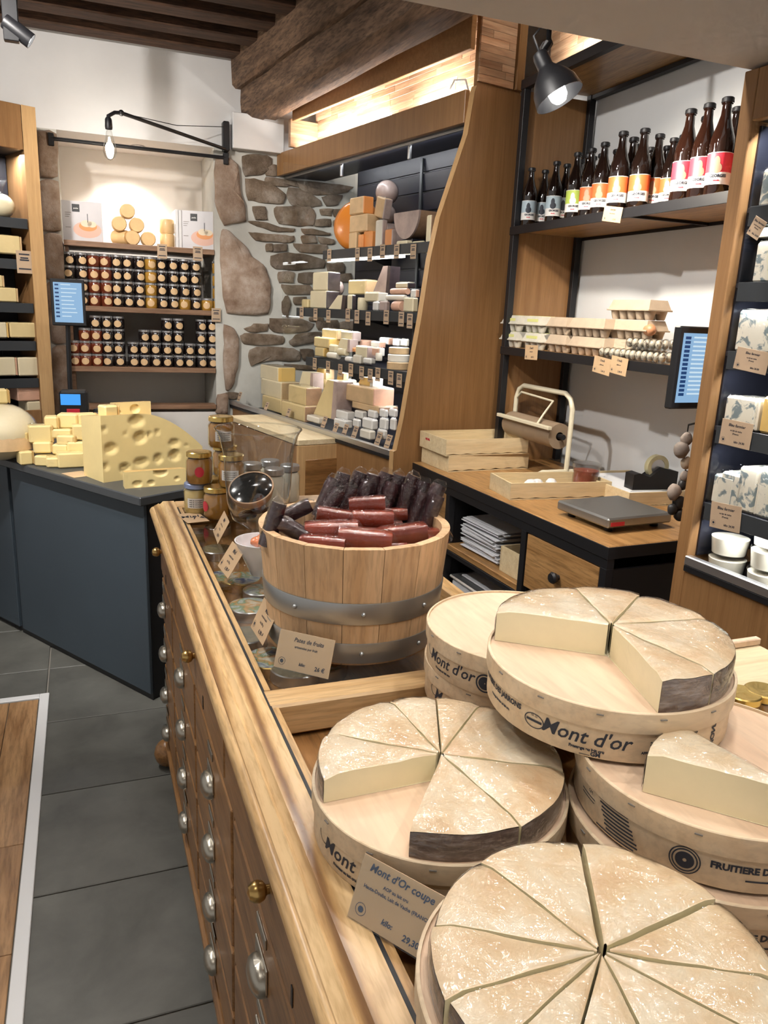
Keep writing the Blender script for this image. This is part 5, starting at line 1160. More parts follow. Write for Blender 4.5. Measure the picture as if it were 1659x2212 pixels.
p, q, r_ = onz(160, 1032, BT+.0015), onz(205, 1026, BT+.0015), onz(143, 1021, BT+.0015)
card('blank kraft card lying flat on the blue counter', p, q, r_, [('.', .05, .5, .5, 0, 0)], fold=False, logo=False)
# ------------------------------------------------------------------ veined cheeses and tubs in the right-hand cabinet
def rloc(px, py, d): return onp(px, py, (1.543+d, 1.603, 0), Vector((cos(rad(2.7)), sin(rad(2.7)), 0)))
RZ = rad(2.7)-pi/2
def rbox(x0, y0, x1, y1, d):
    ym, xm = (y0+y1)/2, (x0+x1)/2; a, b = rloc(x0, ym, d), rloc(x1, ym, d); return (a+b)/2, (b-a).length, rloc(xm, y1, d).z, rloc(xm, y0, d).z-rloc(xm, y1, d).z
for lab, b, d, paste, zi in (('veined cheese in film on the lowest shelf of the right cabinet, left piece', (1527, 1025, 1580, 1092), .034, 'blueveined', 0), ('upright veined cheese stick on the lowest right shelf', (1552, 1022, 1608, 1093), .034, 'blueveined', 0), ('second upright veined cheese stick on the lowest right shelf', (1590, 1010, 1640, 1095), .034, 'blueveined', 0), ('third upright veined cheese stick at the picture edge', (1635, 1012, 1700, 1096), .034, 'blueveined', 0),
     ('veined cheese wedge on the second shelf of the right cabinet', (1562, 858, 1640, 912), .034, 'blueveined', 1), ('orange-edged veined cheese at the edge, second right shelf', (1642, 860, 1720, 918), .034, 'yellow', 1),
     ('film-wrapped veined half on the third shelf of the right cabinet', (1578, 670, 1690, 750), .034, 'blueveined', 2), ('tall veined cheese on the fourth shelf of the right cabinet', (1627, 520, 1700, 608), .034, 'blueveined', 3), ('veined cheese at the right edge, top shelf', (1640, 360, 1720, 450), .034, 'blueveined', 4), ('foil-wrapped veined cheese at the right edge under the top shelf', (1622, 452, 1700, 510), .034, 'blueveined', 4)):
    c, w, zb, h = rbox(*b, d); sh_ = max(0, c.y+w/2-1.588); c = c-Vector((0, sh_, 0)); zs_ = min((z for z, _ in RS), key=lambda z: abs(z-zb)); h += zb-(zs_+.001) if abs(zb-zs_) < .05 else 0; zb = zs_+.001 if abs(zb-zs_) < .05 else zb; block(lab, (c.x, c.y, zb), RZ, w*.96, .10, h, paste, 'goat', tilt=None)
for lab, b, d in (('kraft price card on the lowest shelf edge of the right cabinet', (1532, 1085, 1597, 1145), .013), ('kraft price card on the second shelf edge of the right cabinet', (1552, 905, 1618, 965), .013), ('kraft price card on the third shelf edge of the right cabinet', (1583, 750, 1653, 803), .013), ('kraft price card on the top shelf edge of the right cabinet', (1612, 455, 1635, 512), .013)):
    bl_, br_, tl_ = rloc(b[0], b[3]-8, d), rloc(b[2], b[3]+8, d), rloc(b[0], b[1]-4, d)
    card(lab, bl_, br_, tl_, [('Bleu fermier', .16, .5, .80, .2, .003), ('au lait de vache', .09, .5, .60, 0, .002), ('(France)', .09, .5, .48, 0, .002), ('kilo: 24,90', .12, .65, .18, .1, .003)], fold=False, mat='kraft_dim')
def tub_c(label, p, r, h):
    t = thing('cream_tub', label, 'tub', p); MB().lathe([(0, .002), (r*.84, .002), (r*.95, h*.8), (0, h*.82)], 26).obj('cheese', m['cream'], t); MB().lathe([(0, 0), (r*.86, 0), (r*.97, h*.86), (r, h*.88), (r, h*.93), (r*.96, h*.94), (r*.94, h), (0, h)], 28).obj('tub_shell', m['glass'], t)
for lab, px, py, k in (('clear tub of soft cheese, lower of the left pair in the right cabinet', 1572, 1216, 0), ('clear tub of soft cheese, upper of the left pair in the right cabinet', 1572, 1216, 1), ('clear tub of soft cheese, bottom of the right-edge stack', 1660, 1245, 0), ('clear tub of soft cheese, middle of the right-edge stack', 1660, 1245, 1), ('clear tub of soft cheese, top of the right-edge stack', 1660, 1245, 2)):
    p = rloc(px+2, py-25, .08); tub_c(lab, (p.x, p.y, .8905+.0595*k), .052, .058)
# ------------------------------------------------------------------ jar niche in the back wall
nb = thing('niche_shelving', 'three brown wooden shelf boards set into the white niche', 'shelf', (.37, 5.27, .85))
SZ = [1.893, 1.513, 1.142]
for z in SZ: MB().box((-.45, -.012, z-.85-.032), (.447, .50, z-.85), .002).obj('shelf_board', m['walnut'], nb)
MB().box((-.447, .02, .0), (-.425, .46, SZ[0]-.85-.034)).obj('side_board', m['walnut'], nb)
MB().box((-.45, -.012, .02), (.447, .10, .05), .002).obj('sill_board', m['walnut'], nb)
def jarmesh(fill):
    r, h = .037, .078
    b = MB().lathe([(0, 0), (r*.9, 0), (r, .006), (r, h*.74), (r*.9, h*.82)], 16).mesh('body', m[fill])
    l = MB().lathe([(r*.94, h*.82), (r*.96, h*.83), (r*.96, h*.97), (r*.9, h), (0, h)], 16).mesh('lid', m['silver'])
    k = disc_cyl(r+.0006, -pi/2, h*.40, .024, .021, 4, 14).mesh('label', m['lab_tan'])
    return b, l, k
JM = {k: jarmesh(k) for k in ('jamdark', 'jamred', 'jamamber')}
JL = {'jamdark': ('dark preserve jar', 'dark'), 'jamred': ('reddish preserve jar', 'red'), 'jamamber': ('amber preserve jar', 'amber')}
rj = random.Random(3)
def pjar(px, z, fill, sh, y=None):
    p = ony(px, {0: 605, 1: 745}[sh], 5.315 if y is None else y); tier = 'upper' if sh == 0 else 'lower'
    t = thing('preserve_jar', '%s with a tan oval label and silver lid on the %s jar shelf' % (JL[fill][0], tier), 'jar', (p.x, p.y+rj.uniform(-.006, .006), z), rj.uniform(-.25, .25)-.05, '%s preserve jars on the %s shelf' % (JL[fill][1], tier))
    for me, nm in zip(JM[fill], ('body', 'lid', 'label')): link(nm, me, t)
cols = [151, 178, 204, 231, 258, 277, 302, 326, 353, 375, 397, 422, 446, 466]
# keep neighbours just touching
def spread(c, mn):
    c = sorted(c); 
    for _ in range(30):
        for i in range(len(c)-1):
            if c[i+1]-c[i] < mn: d = (mn-(c[i+1]-c[i]))/2; c[i] -= d; c[i+1] += d
    return c
cols = spread(cols, 24.2)
JH = .0785
for k in range(4):
    for ci, x in enumerate(cols):
        if ci == 12 and k > 0: continue
        f = 'jamdark'
        if ci in (2, 3): f = 'jamred'
        if ci == 7 or ci == 13 or (k == 0 and ci in (10, 12)): f = 'jamamber'
        pjar(x, SZ[1]+JH*k, f, 0)
low = [[164, 187, 209, 231, 254, 287, 312, 337, 360, 384, 408, 432, 456], [164, 187, 209, 231, 254, 287, 312, 337, 360, 384, 408, 432, 456], [187, 209, 231, 254, 312, 337, 360, 384, 432, 456], [209, 231, 254, 360, 384, 432, 456]]
low = [[160, 184.5, 209, 233.5, 258, 288, 312.5, 337, 361.5, 386, 410.5, 435, 459.5] if k < 2 else ([184.5, 209, 233.5, 258, 312.5, 337, 361.5, 386, 435, 459.5] if k == 2 else [209, 233.5, 258, 361.5, 386, 435, 459.5]) for k in range(4)]
for k, row in enumerate(low):
    for x in row: pjar(x, SZ[2]+JH*k, 'jamred' if x < 215 and k < 3 else 'jamdark', 1)
# product boxes
def pbox(label, x0, x1, yb, ang_, yy, n=1):
    p = ony((x0+x1)/2, yb, yy); w = abs(ony(x1, yb, yy).x-ony(x0, yb, yy).x)/cos(ang_); h = .235
    t = thing('gift_box', label, 'box', (p.x, yy, SZ[0]), ang_); MB().box((-w/2, 0, 0), (w/2, .05, h), .001).obj('carton', m['boxprint'], t)
    MB().box((-.055, -.0012, h-.062), (-.012, -.0006, h-.018)).obj('brand_square', m['black'], t); V, F = text('poche', .011, 0, .0004); Mt = Matrix(((1, 0, 0, -.0335), (0, 0, -1, -.0016), (0, 1, 0, h-.042), (0, 0, 0, 1)))
    MB().add(V, F, Mt).obj('print', m['lab_white'], t)
    d = MB(); 
    def el(cx, cz, rx, rz_, y, mat, nm): 
        V = [(cx, y, cz)]+[(cx+rx*cos(2*pi*i/22), y, cz+rz_*sin(2*pi*i/22)) for i in range(22)]; MB().add(V, [[0, 1+i, 1+(i+1) % 22] for i in range(22)]).obj(nm, mat, t)
    el(w*.12, .072, .082, .048, -.0008, m['pastel'], 'picture'); el(w*.14, .092, .052, .028, -.0012, m['orange'], 'picture'); el(w*.10, .108, .032, .020, -.0016, m['pastel2'], 'picture'); el(w*.24, .105, .026, .018, -.0016, m['pastel2'], 'picture')
    MB().box((w*.13, -.0022, .115), (w*.145, -.0018, .165)).obj('picture', m['ink'], t)
    g = MB()
    for q in range(3): g.box((-w*.42, -.0012, .165-.012*q), (-w*.42+.035-.006*q, -.0006, .168-.012*q))
    g.box((-w*.42, -.0012, .08), (-w*.42+.03, -.0006, .083)); g.obj('print', m['inkgrey'], t)
pbox('white printed gift box with pastry picture, left end of the niche top shelf', 136, 222, 505, -.08, 5.36)
pbox('white printed gift box with pastry picture, right end of the niche top shelf', 392, 470, 520, -.25, 5.34)
for k in range(2): t = thing('gift_box', 'thin white box edge standing beside the right gift box, %s of two' % ('left' if k == 0 else 'right'), 'box', (ony(383+7*k, 520, 5.36).x, 5.36, SZ[0])); MB().box((-.009, 0, 0), (.009, .2, .235), .001).obj('carton', m['white'], t)
# little golden cheeses
r = .0455
def gold(label, px, z, up=False, rz=0):
    p = ony(px, 490, 5.36)
    if up: rod(label, (p.x, 5.40, z), 0, r, .086, 'goldrind', cap='goldrind')
    else: rod(label, (p.x, 5.46, z+r), 0, r, .10, 'goldrind', rot=(rad(90), 0, rz), cap='goldrind')
z0 = SZ[0]
gold('golden cheese drum lying front right in the bottom row of the pyramid', 320, z0); gold('golden cheese drum lying in the middle of the bottom pyramid row', 286, z0); gold('golden cheese drum turned sideways at the left of the pyramid', 248, z0, False, .9)
gold('golden cheese drum at the left of the second pyramid row', 258, z0+.079); gold('golden cheese drum at the right of the second pyramid row', 296, z0+.079); gold('golden cheese drum at the peak of the pyramid', 277, z0+.158)
gold('upright golden cheese drum, lower of two beside the right gift box', 362, z0, True); gold('upright golden cheese drum, upper of two beside the right gift box', 362, z0+.087, True)
for x, lab, z in ((350, 'kraft tag on the niche top shelf edge, left', 1.905), (427, 'kraft tag on the niche top shelf edge, right', 1.905), (465, 'kraft tag on the niche second shelf edge', 1.53)):
    p = ony(x, 530, 5.255); q = tagat((p.x, 5.255, z), 0, lab, None, 1.15)
# niche downlight
dl = thing('downlight', 'round recessed downlight in the ceiling of the jar niche', 'lamp', (ony(298, 308, 5.5).x, 5.5, 2.5)); MB().lathe([(.045, -.001), (.045, -.006), (.032, -.008), (.028, -.002)], 24).obj('ring', m['alu'], dl); MB().lathe([(.028, -.003), (0, -.003)], 20).obj('lens', m['spotglow'], dl)
lamp('niche_spot', 'SPOT', (dl.location.x-.06, 5.56, 2.48), 42, NEUT, (dl.location.x-.10, 5.60, 1.5), .025, 110, .8)
# black rail and swing-arm bulb lamp
ra, rb_ = ony(110, 299, 5.235), ony(488, 341, 5.235)
rl = thing('niche_rail', 'long black steel bar mounted across the niche opening', 'rail', (0, 0, 0)); MB().tube([ra, rb_], .011, 10).obj('bar', m['black'], rl)
for p in (ra, rb_): MB().box((p.x-.016, 5.225, p.z-.04), (p.x+.016, 5.262, p.z+.03), .004).obj('bracket', m['black'], rl)
wp = ony(488, 295, 5.22); el = ony(262, 244, 4.85); lowp = ony(486, 322, 5.20); sk = ony(234, 262, 4.82); bb_ = ony(237, 318, 4.82)
la = thing('swing_arm_lamp', 'black swing-arm wall lamp with a bare glowing filament bulb', 'lamp', wp)
def rel(p): return Vector(p)-wp
MB().box((-.020, -.02, -.085), (.020, .04, .085), .006).obj('wall_plate', m['black'], la)
e2 = el+Vector((-.03, -.02, -.02)); MB().tube([rel(lowp), rel(el), rel(el+Vector((-.035, -.015, -.005))), rel(Vector((sk.x, sk.y, el.z-.03))), rel(sk)], .010, 10).obj('arm', m['black'], la, 60)
MB().tube([rel(wp+Vector((-.01, -.02, .05))), rel((wp*.5+el*.5)+Vector((0, 0, .0))), rel(el)], .0022, 6).obj('stay_wire', m['black'], la); MB().ball(.016, rel(el)).obj('clamp', m['black'], la)
MB().lathe([(.012, .03), (.018, .02), (.020, -.02), (.018, -.03)], 14, Matrix.Translation(rel((sk+bb_)*.5+Vector((0, 0, .055))))).obj('socket', m['black'], la)
bm_ = MB().lathe([(.012, .085), (.016, .075), (.022, .045), (.034, 0), (.036, -.025), (.028, -.05), (.012, -.064), (0, -.067)], 20, Matrix.Translation(rel(bb_))).obj('bulb', m['glassware'], la, 60)
MB().lathe([(.004, .05), (.009, .02), (.014, -.015), (.010, -.035), (0, -.04)], 14, Matrix.Translation(rel(bb_))).obj('filament', m['bulbglow'], bm_)
lamp('bulb_light', 'POINT', bb_, 9, WARM, None, .03)
# till screen on the left, card terminal, scanner
def tablet(label, TLp, w, h, rz, lines, tilt=.0, seed=1):
    t = thing('till_screen', label, 'screen', TLp, 0, None, (tilt, 0, rz)); MB().box((0, 0, -h), (w, .025, 0), .004).obj('bezel', m['black'], t)
    b = min(w, h)*.085; MB().box((b, -.0012, -h+b*1.2), (w-b, .0, -b*1.2)).obj('display', m['screen'], t)
    rr = random.Random(seed); k = MB(); q = MB()
    for i in range(lines):
        z = -b*1.8-(h-b*4)*i/lines; x0 = b*1.5
        k.box((w*.30, -.0018, z-.004*h/.2), (w*.30+w*rr.uniform(.25, .5), -.0013, z)); q.box((x0, -.0018, z-.007*h/.2), (x0+w*.11, -.0013, z))
    k.obj('screen_text', m['screen2'], t); q.obj('screen_text', m['screen3'], t); return t
tl_ = ony(107, 601, 4.42); br_ = ony(187, 705, 4.42); ts = tablet('upright blue till screen on an arm left of the preserve jars', tl_, abs(br_.x-tl_.x), tl_.z-br_.z, 0, 9)
w_ = abs(br_.x-tl_.x); MB().tube([(w_*.45, .03, -.2), (w_*.4, .06, -.5), (w_*.4, .05, -(tl_.z-.90))], .012, 8).obj('stand', m['black'], ts)
MB().box((w_*.15, -.01, -(tl_.z-.8515)), (w_*.75, .12, -(tl_.z-.875)), .004).obj('stand_foot', m['black'], ts)
ct = ony(160, 895, 4.36); te = thing('card_terminal', 'small card terminal with a glowing blue display behind the cheese cubes', 'terminal', (ct.x, 4.36, BT), -.1); th_ = ony(160, 844, 4.36).z-BT; MB().box((-.07, 0, th_-.15), (.07, .08, th_), .012).obj('body', m['black'], te); MB().box((-.062, -.002, th_-.075), (.036, 0, th_-.018), .001).obj('display', m['screenglow'], te); MB().box((-.035, -.003, th_-.115), (.03, 0, th_-.095), .001).obj('button_row', m['red'], te); MB().box((-.03, .02, 0), (.03, .06, th_-.149), .004).obj('stand', m['black'], te)
sp_ = ony(212, 900, 4.36); sc_ = thing('barcode_scanner', 'black handheld scanner standing beside the card terminal', 'scanner', (sp_.x, 4.36, BT)); MB().lathe([(0, 0), (.035, 0), (.032, .02), (.016, .04), (.018, .09), (.024, .12), (.020, .14), (0, .145)], 16).obj('body', m['black'], sc_); MB().box((-.01, -.028, .10), (.01, -.018, .125), .002).obj('window', m['silver'], sc_)
# track light top left
p0 = ony(20, 5, 3.9); p1 = ony(22, 90, 3.9); p2 = ony(30, 60, 3.9); p3 = ony(62, 85, 3.9)
tk = thing('track_light', 'black cylinder track light at the top left corner', 'lamp', p0); MB().box((-.03, -.02, (p1-p0).z), (.03, .02, 3.0-p0.z), .003).obj('track', m['black'], tk)
dv = (p3-p2).normalized(); Mq = Matrix.Translation(p2-p0) @ dv.to_track_quat('Z', 'Y').to_matrix().to_4x4(); MB().lathe([(0, -.04), (.030, -.04), (.032, -.035), (.032, .075), (.029, .075), (.029, .06)], 20, Mq).obj('can', m['black'], tk); MB().lathe([(.029, .066), (0, .066)], 18, Mq).obj('lens', m['spotglow'], tk)
# ------------------------------------------------------------------ beer bottles on the upper steel shelf
BZ = 1.9445
def bottle_mesh(h, r):
    return [(0, 0), (r*.92, 0), (r, .006), (r, h*.52), (r*.93, h*.60), (r*.62, h*.72), (r*.42, h*.82), (r*.37, h*.93), (r*.46, h*.935), (r*.46, h*.955)]
def bottles():
    h, r = .262, .034; prof = bottle_mesh(h, r); out = {}
    bod = {k: MB().lathe(prof, 20).mesh('glass_body', m[k]) for k in ('beer', 'beer_amber')}
    cap = MB().lathe([(r*.46, h*.945), (r*.52, h*.95), (r*.50, h*.99), (r*.40, h), (0, h)], 16).mesh('crown_cap', m['black'])
    def lab(m1, fig):
        A0, A1 = -pi*.80, pi*.80
        up = MB().lathe([(r+.0005, h*.235), (r+.0005, h*.43)], 24, a0=A0, a1=A1).mesh('label_band', m[m1]); lo_ = MB().lathe([(r+.0005, h*.11), (r+.0005, h*.235)], 24, a0=A0, a1=A1).mesh('label_foot', m['lab_white'])
        tp = MB().lathe([(r+.0006, h*.43), (r+.0006, h*.437)], 24, a0=A0, a1=A1).mesh('label_edge', m['lab_white'])
        f = MB(); n = 14
        for (cx, cz, rx, rz_) in ((-.35, .335, .009, .016), (-.30, .275, .014, .014)):
            q = disc_cyl(r+.0009, cx, h*cz, rx, rz_, 3, n); f.add(q.v, q.f)
        f = f.mesh('label_figure', m[fig]); k = MB(); V, F = text('GEORGES', .0105, 0, .0006); cyl_text(k, V, F, r+.0006, -.15, h*.195); k = k.mesh('label_text', m['ink'])
        g = MB(); V, F = text('blonde', .006, 0, .0004); cyl_text(g, V, F, r+.0006, -.25, h*.15); g = g.mesh('label_text', m['lab_red'])
        return [('label_band', up), ('label_foot', lo_), ('label_edge', tp), ('label_figure', f), ('label_text', k), ('label_text', g)]
    return bod, cap, {'blue': lab('lab_blue', 'ink'), 'green': lab('lab_green', 'lab_white'), 'orange': lab('lab_orange', 'lab_skin'), 'red': lab('lab_red', 'lab_skin'), 'skin': lab('lab_orange', 'pastel2')}
bod, cap, labs = bottles()
z3b = lambda x, y: (1060+x/2.7696, y/2.7696)
occ = []
def beer(kind, p, rz, lab, grp, sc=1.0, amber=False):
    t = thing('beer_bottle', lab, 'bottle', (p[0], p[1], BZ), rz, grp); t.scale = (sc,)*3; occ.append((p[0], p[1]))
    link('glass_body', bod['beer_amber' if amber else 'beer'], t); link('crown_cap', cap, t)
    for nm, me in labs.get(kind, []): link(nm, me, t)
fr_ = [(235, 1215, 'blue', 1.87, .93), (380, 1215, 'blue', 1.88, .93), (315, 1225, 'blue', 1.945, .93), (443, 1205, 'blue', 1.945, .93), (505, 1165, 'green', 1.88, .97), (588, 1150, 'orange', 1.88, .97), (662, 1140, 'orange', 1.88, 1.0), (765, 1125, 'orange', 1.865, 1.05), (888, 1140, 'orange', 1.90, 1.05), (978, 1150, 'orange', 1.975, 1.02), (1065, 1145, 'skin', 1.96, .9), (1150, 1090, 'red', 1.875, 1.08), (1257, 1070, 'red', 1.875, 1.08), (1362, 1050, 'red', 1.872, 1.08), (1430, 1040, 'orange', 1.955, 1.05)]
LB = {'blue': 'dark beer bottle with a pale blue label', 'green': 'dark beer bottle with a green and white label on the upper shelf', 'orange': 'dark beer bottle with an orange label', 'red': 'dark beer bottle with a crimson label', 'skin': 'smaller dark beer bottle with a cream and orange label behind the red ones'}
cnt = {}
NW = ('first', 'second', 'third', 'fourth', 'fifth', 'sixth', 'seventh')
for x, y, k, X, sc in fr_:
    cnt[k] = cnt.get(k, -1)+1
    p = onx(*z3b(x-4, y), X); beer(k, p, FC((p.x, p.y))+(.15 if k != 'blue' else .25), LB[k]+('' if k in ('green', 'skin') else ', %s of its colour from the left' % NW[cnt[k]]), k+' labelled beer bottles' if k not in ('green', 'skin') else None, sc, k == 'red')
rb2 = random.Random(8)
for X in (1.955, 2.035, 2.11):
    y = 1.86
    while y < 3.14:
        yy = y+rb2.uniform(-.008, .008)
        if all(hypot(X-a, yy-b) > .071 for a, b in occ): beer(None if X > 2.0 else ('orange' if yy < 2.7 else 'blue'), (X, yy), 2.8+rb2.uniform(-.5, .5), 'dark beer bottle standing in the rear rows of the upper shelf', 'rear rows of beer bottles', rb2.choice((.95, 1.0, 1.0, 1.05)), rb2.random() < .2)
        y += .092
bl_, br_, tl_ = onx(1300, 477, 1.812), onx(1339, 482, 1.812), onx(1304, 444, 1.812)
card('kraft price tag hanging from the beer shelf', bl_, br_, tl_, [('Georges', .19, .5, .8, .2, .003), ('biere artisanale', .1, .5, .55, 0, .002), ('3,20 \u20ac', .15, .65, .18, 0, .003)], fold=False)
# ------------------------------------------------------------------ black workshop lamp
hp = ony(1186, 85, 2.30); nk = ony(1168, 122, 2.27); mo = ony(1209, 212, 2.22)
wl = thing('workshop_lamp', 'black bell-shaped workshop lamp shining over the bench', 'lamp', nk)
ax = (mo-nk); Ln = ax.length; Mq = ax.to_track_quat('Z', 'Y').to_matrix().to_4x4()
MB().lathe([(0, -.012), (.020, -.010), (.024, .0), (.024, .035), (.030, .045), (.052, .070), (.068, .10), (.075, Ln), (.073, Ln), (.066, .10), (.05, .072), (.022, .048)], 30, Mq).obj('shade', m['black'], wl, 50)
MB().lathe([(0, .05), (.02, .055), (.028, .08), (.028, Ln*.80), (.026, Ln*.98), (.016, Ln*1.08), (0, Ln*1.10)], 18, Mq).obj('bulb', m['spotglow'], wl, 60)
rl_ = lambda p: Vector(p)-nk
MB().tube([rl_(nk), rl_(nk+Vector((.03, .0, .04))), rl_(hp), rl_(hp+Vector((.0, .02, .25)))], .009, 8).obj('arm', m['blackm'], wl, 60); MB().tube([rl_(nk), rl_(nk+Vector((-.03, 0, .05))), rl_(nk+Vector((.0, 0, .085))), rl_(hp+Vector((0, 0, .03)))], .004, 6).obj('cable', m['black'], wl, 60)
MB().box((-.012, -.012, -.02), (.012, .012, .02), .003, Matrix.Translation(rl_(nk.lerp(hp, .45))) @ Matrix.Rotation(.5, 4, 'Y')).obj('joint', m['alu'], wl)
lamp('workshop_light', 'SPOT', mo+ax.normalized()*.045, 48, WARM, mo+ax*6+Vector((.4, .3, 0)), .03, 130, .6)
# ------------------------------------------------------------------ egg cartons on the lower steel shelf
EZ = 1.4205
def carton_meshes(L, W, mat, stick):
    k = {}; n = max(3, int(round(L/.047)))
    lid = MB(); h0, h1 = .036, .070; a, b = .012, .012
    V = [(-W/2, -L/2, h0), (W/2, -L/2, h0), (W/2, L/2, h0), (-W/2, L/2, h0), (-W/2+a, -L/2+b, h1), (W/2-a, -L/2+b, h1), (W/2-a, L/2-b, h1), (-W/2+a, L/2-b, h1)]
    lid.add(V, [(0, 1, 5, 4), (1, 2, 6, 5), (2, 3, 7, 6), (3, 0, 4, 7), (4, 5, 6, 7), (3, 2, 1, 0)], None, 0, True); lid.box((-W/2-.004, -L/2-.003, h0-.005), (W/2+.004, L/2+.003, h0+.001), .001)
    k['lid'] = lid.mesh('lid', m[mat], 25)
    cup = MB()
    for i in range(n):
        for j in (-1, 1): cup.lathe([(0, 0), (.013, 0), (.0155, .004), (.0225, .033)], 10, T((j*W*.25, -L/2+L*(i+.5)/n, 0)))
    cup.box((-W*.25, -L/2+.01, .022), (W*.25, L/2-.01, .034)); k['base_cups'] = cup.mesh('base_cups', m[mat], 40)
    if stick: s = MB().box((-W/2+a+.006, -L/2+b+.01, h1), (W/2-a-.006, L/2-b-.01, h1+.0012)); s.box((-W/2-.0012+.004, -L*.3, h0+.010), (-W/2+.004, L*.3, h0+.022)); k['sticker'] = s.mesh('sticker', m['lab_lime'])
    return k
CM = {'g': carton_meshes(.148, .10, 'pulp_grey', True), 't': carton_meshes(.148, .10, 'pulp_tan', False), 'T': carton_meshes(.235, .10, 'pulp_tan', False)}
def carton(kind, px, py, z, lab, X=1.885, rz=0, grp=None):
    p = onx(px, py, X); t = thing('egg_carton', lab, 'egg carton', (X, p.y, z), rz, grp)
    for nm, me in CM[kind].items(): link(nm, me, t)
carton('g', 1118, 728, EZ, 'grey egg carton with lime sticker, bottom of the far left stack'); carton('g', 1121, 695, EZ+.0715, 'grey egg carton with lime sticker, top of the far left stack')
carton('g', 1168, 730, EZ, 'grey egg carton with lime sticker, bottom of the second stack'); carton('g', 1170, 696, EZ+.0715, 'grey egg carton with lime sticker, top of the second stack')
carton('t', 1222, 735, EZ, 'short tan egg carton, bottom, beside the grey cartons'); carton('t', 1224, 698, EZ+.0715, 'short tan egg carton, top, beside the grey cartons')
carton('T', 1288, 738, EZ, 'long tan egg carton, bottom of the middle stack'); carton('T', 1289, 698, EZ+.0715, 'long tan egg carton, top of the middle stack')
for k, w_ in enumerate(('bottom', 'middle', 'top')): carton('T', 1372, 735, EZ+.0715*k, 'long tan egg carton, %s of the tall right stack' % w_, 1.93)
def quail(px, z, lab, X):
    p = onx(px, 745, X); t = thing('quail_egg_pack', lab, 'egg pack', (X, p.y, z))
    eg = MB(); 
    for i in range(6):
        for j in range(3): MB().ball(.0125, ((j-1)*.029, (i-2.5)*.031, .020), 10, 7, sc=(1, 1, 1.3)).obj('egg', m['quail'], t, 60)
    sh = MB()
    for i in range(6):
        for j in range(3): sh.lathe([(.0145, 0), (.0155, .02), (.012, .034), (.006, .039), (0, .040)], 10, T(((j-1)*.029, (i-2.5)*.031, 0)))
    sh.box((-.05, -.10, .018), (.05, .10, .0195)); sh.obj('clear_shell', m['glassware'], t, 60)
quail(1345, EZ, 'clear pack of speckled quail eggs, lower left at the shelf front', 1.865); quail(1416, EZ, 'clear pack of speckled quail eggs, lower right at the shelf front', 1.865); quail(1405, EZ+.041, 'clear pack of speckled quail eggs on top of the other packs', 1.885)
p = onx(1403, 713, 1.90); t = thing('egg', 'single brown hen egg resting by the quail egg packs', 'egg', (1.90, p.y, p.z)); MB().ball(.0215, (0, 0, 0), 18, 12, sc=(1.0, 1.28, 1.0)).obj('egg_shell', m['egg'], t, 60)
for lab, a, b, c_ in (('kraft tag under the grey egg cartons on the steel shelf', (1133, 776), (1160, 778), (1135, 745)), ('kraft tag under the quail eggs, left of the crossed pair', (1279, 802), (1315, 813), (1288, 768)), ('kraft tag under the quail eggs, right of the crossed pair', (1316, 804), (1351, 814), (1322, 767))):
    card(lab, onx(*a, 1.811), onx(*b, 1.811), onx(*c_, 1.811), [('Oeufs', .2, .5, .8, .2, .003), ('plein air', .12, .5, .55, 0, .002), ('2,40 \u20ac', .15, .62, .18, 0, .003)], fold=False)
# ------------------------------------------------------------------ things on the bench
KZ = .8805
def crate(label, loc, rz, w, d, h, t_=.007, wavy=True):
    t = thing('wood_crate', label, 'crate', loc, rz)
    MB().box((-w/2, -d/2, 0), (w/2, d/2, .004)).obj('bottom', m['fir'], t)
    for s in (-1, 1):
        A = [(-w/2, h), (w/2, h)]+[(w/2-w*i/12, .0045+.005*(i % 2)) for i in range(13)]
        Mv = Matrix(((1, 0, 0, 0), (0, 0, 1, s*(d/2-t_/2)-t_/2), (0, 1, 0, 0), (0, 0, 0, 1))); q = MB().prism(A, 0, t_, Mv); q.f = [f[::-1] for f in q.f]; q.obj('side', m['fir'], t)
        MB().box((s*(w/2-t_/2)-t_/2, -d/2+t_+.0005, .0045), (s*(w/2-t_/2)+t_/2, d/2-t_-.0005, h)).obj('end', m['fir'], t)
    return t
crate('shallow poplar crate, lower of the two stacked on the bench', (1.672, 3.135, KZ), .06, .42, .26, .072)
c1 = crate('shallow poplar crate with a faint red stamp, upper of the two stacked', (1.660, 3.135, KZ+.0725), .03, .42, .27, .072)
V, F = text('MICHEL', .013, 0, .0008); MB().add(V, F, Matrix(((0, 0, -1, -.2108), (-1, 0, 0, .05), (0, 1, 0, .045), (0, 0, 0, 1)))).obj('stamp', m['lab_red'], c1)
crate('shallow poplar crate in the bench centre holding a jar', (1.705, 2.55, KZ), -.10, .43, .20, .065)
c4 = crate('shallow poplar crate lined with white paper against the wall', (2.025, 2.47, KZ), -.05, .28, .40, .056); MB().box((-.125, -.165, .012), (.125, .185, .05), .004).obj('paper_lining', m['paper'], c4)
jp = onz(1200, 1036, KZ+.005); jt = thing('tomato_jar', 'clear jar of dark red dried tomatoes inside the poplar crate', 'jar', (jp.x, 2.545, KZ+.0045)); r = .053
MB().lathe([(0, .003), (r*.93, .003), (r*.94, .085), (0, .088)], 24).obj('filling', m['meat'], jt); MB().lathe([(0, 0), (r, 0), (r, .095), (r*1.08, .098), (r*1.08, .112), (r, .115), (0, .115)], 28).obj('glass', m['glassware'], jt)
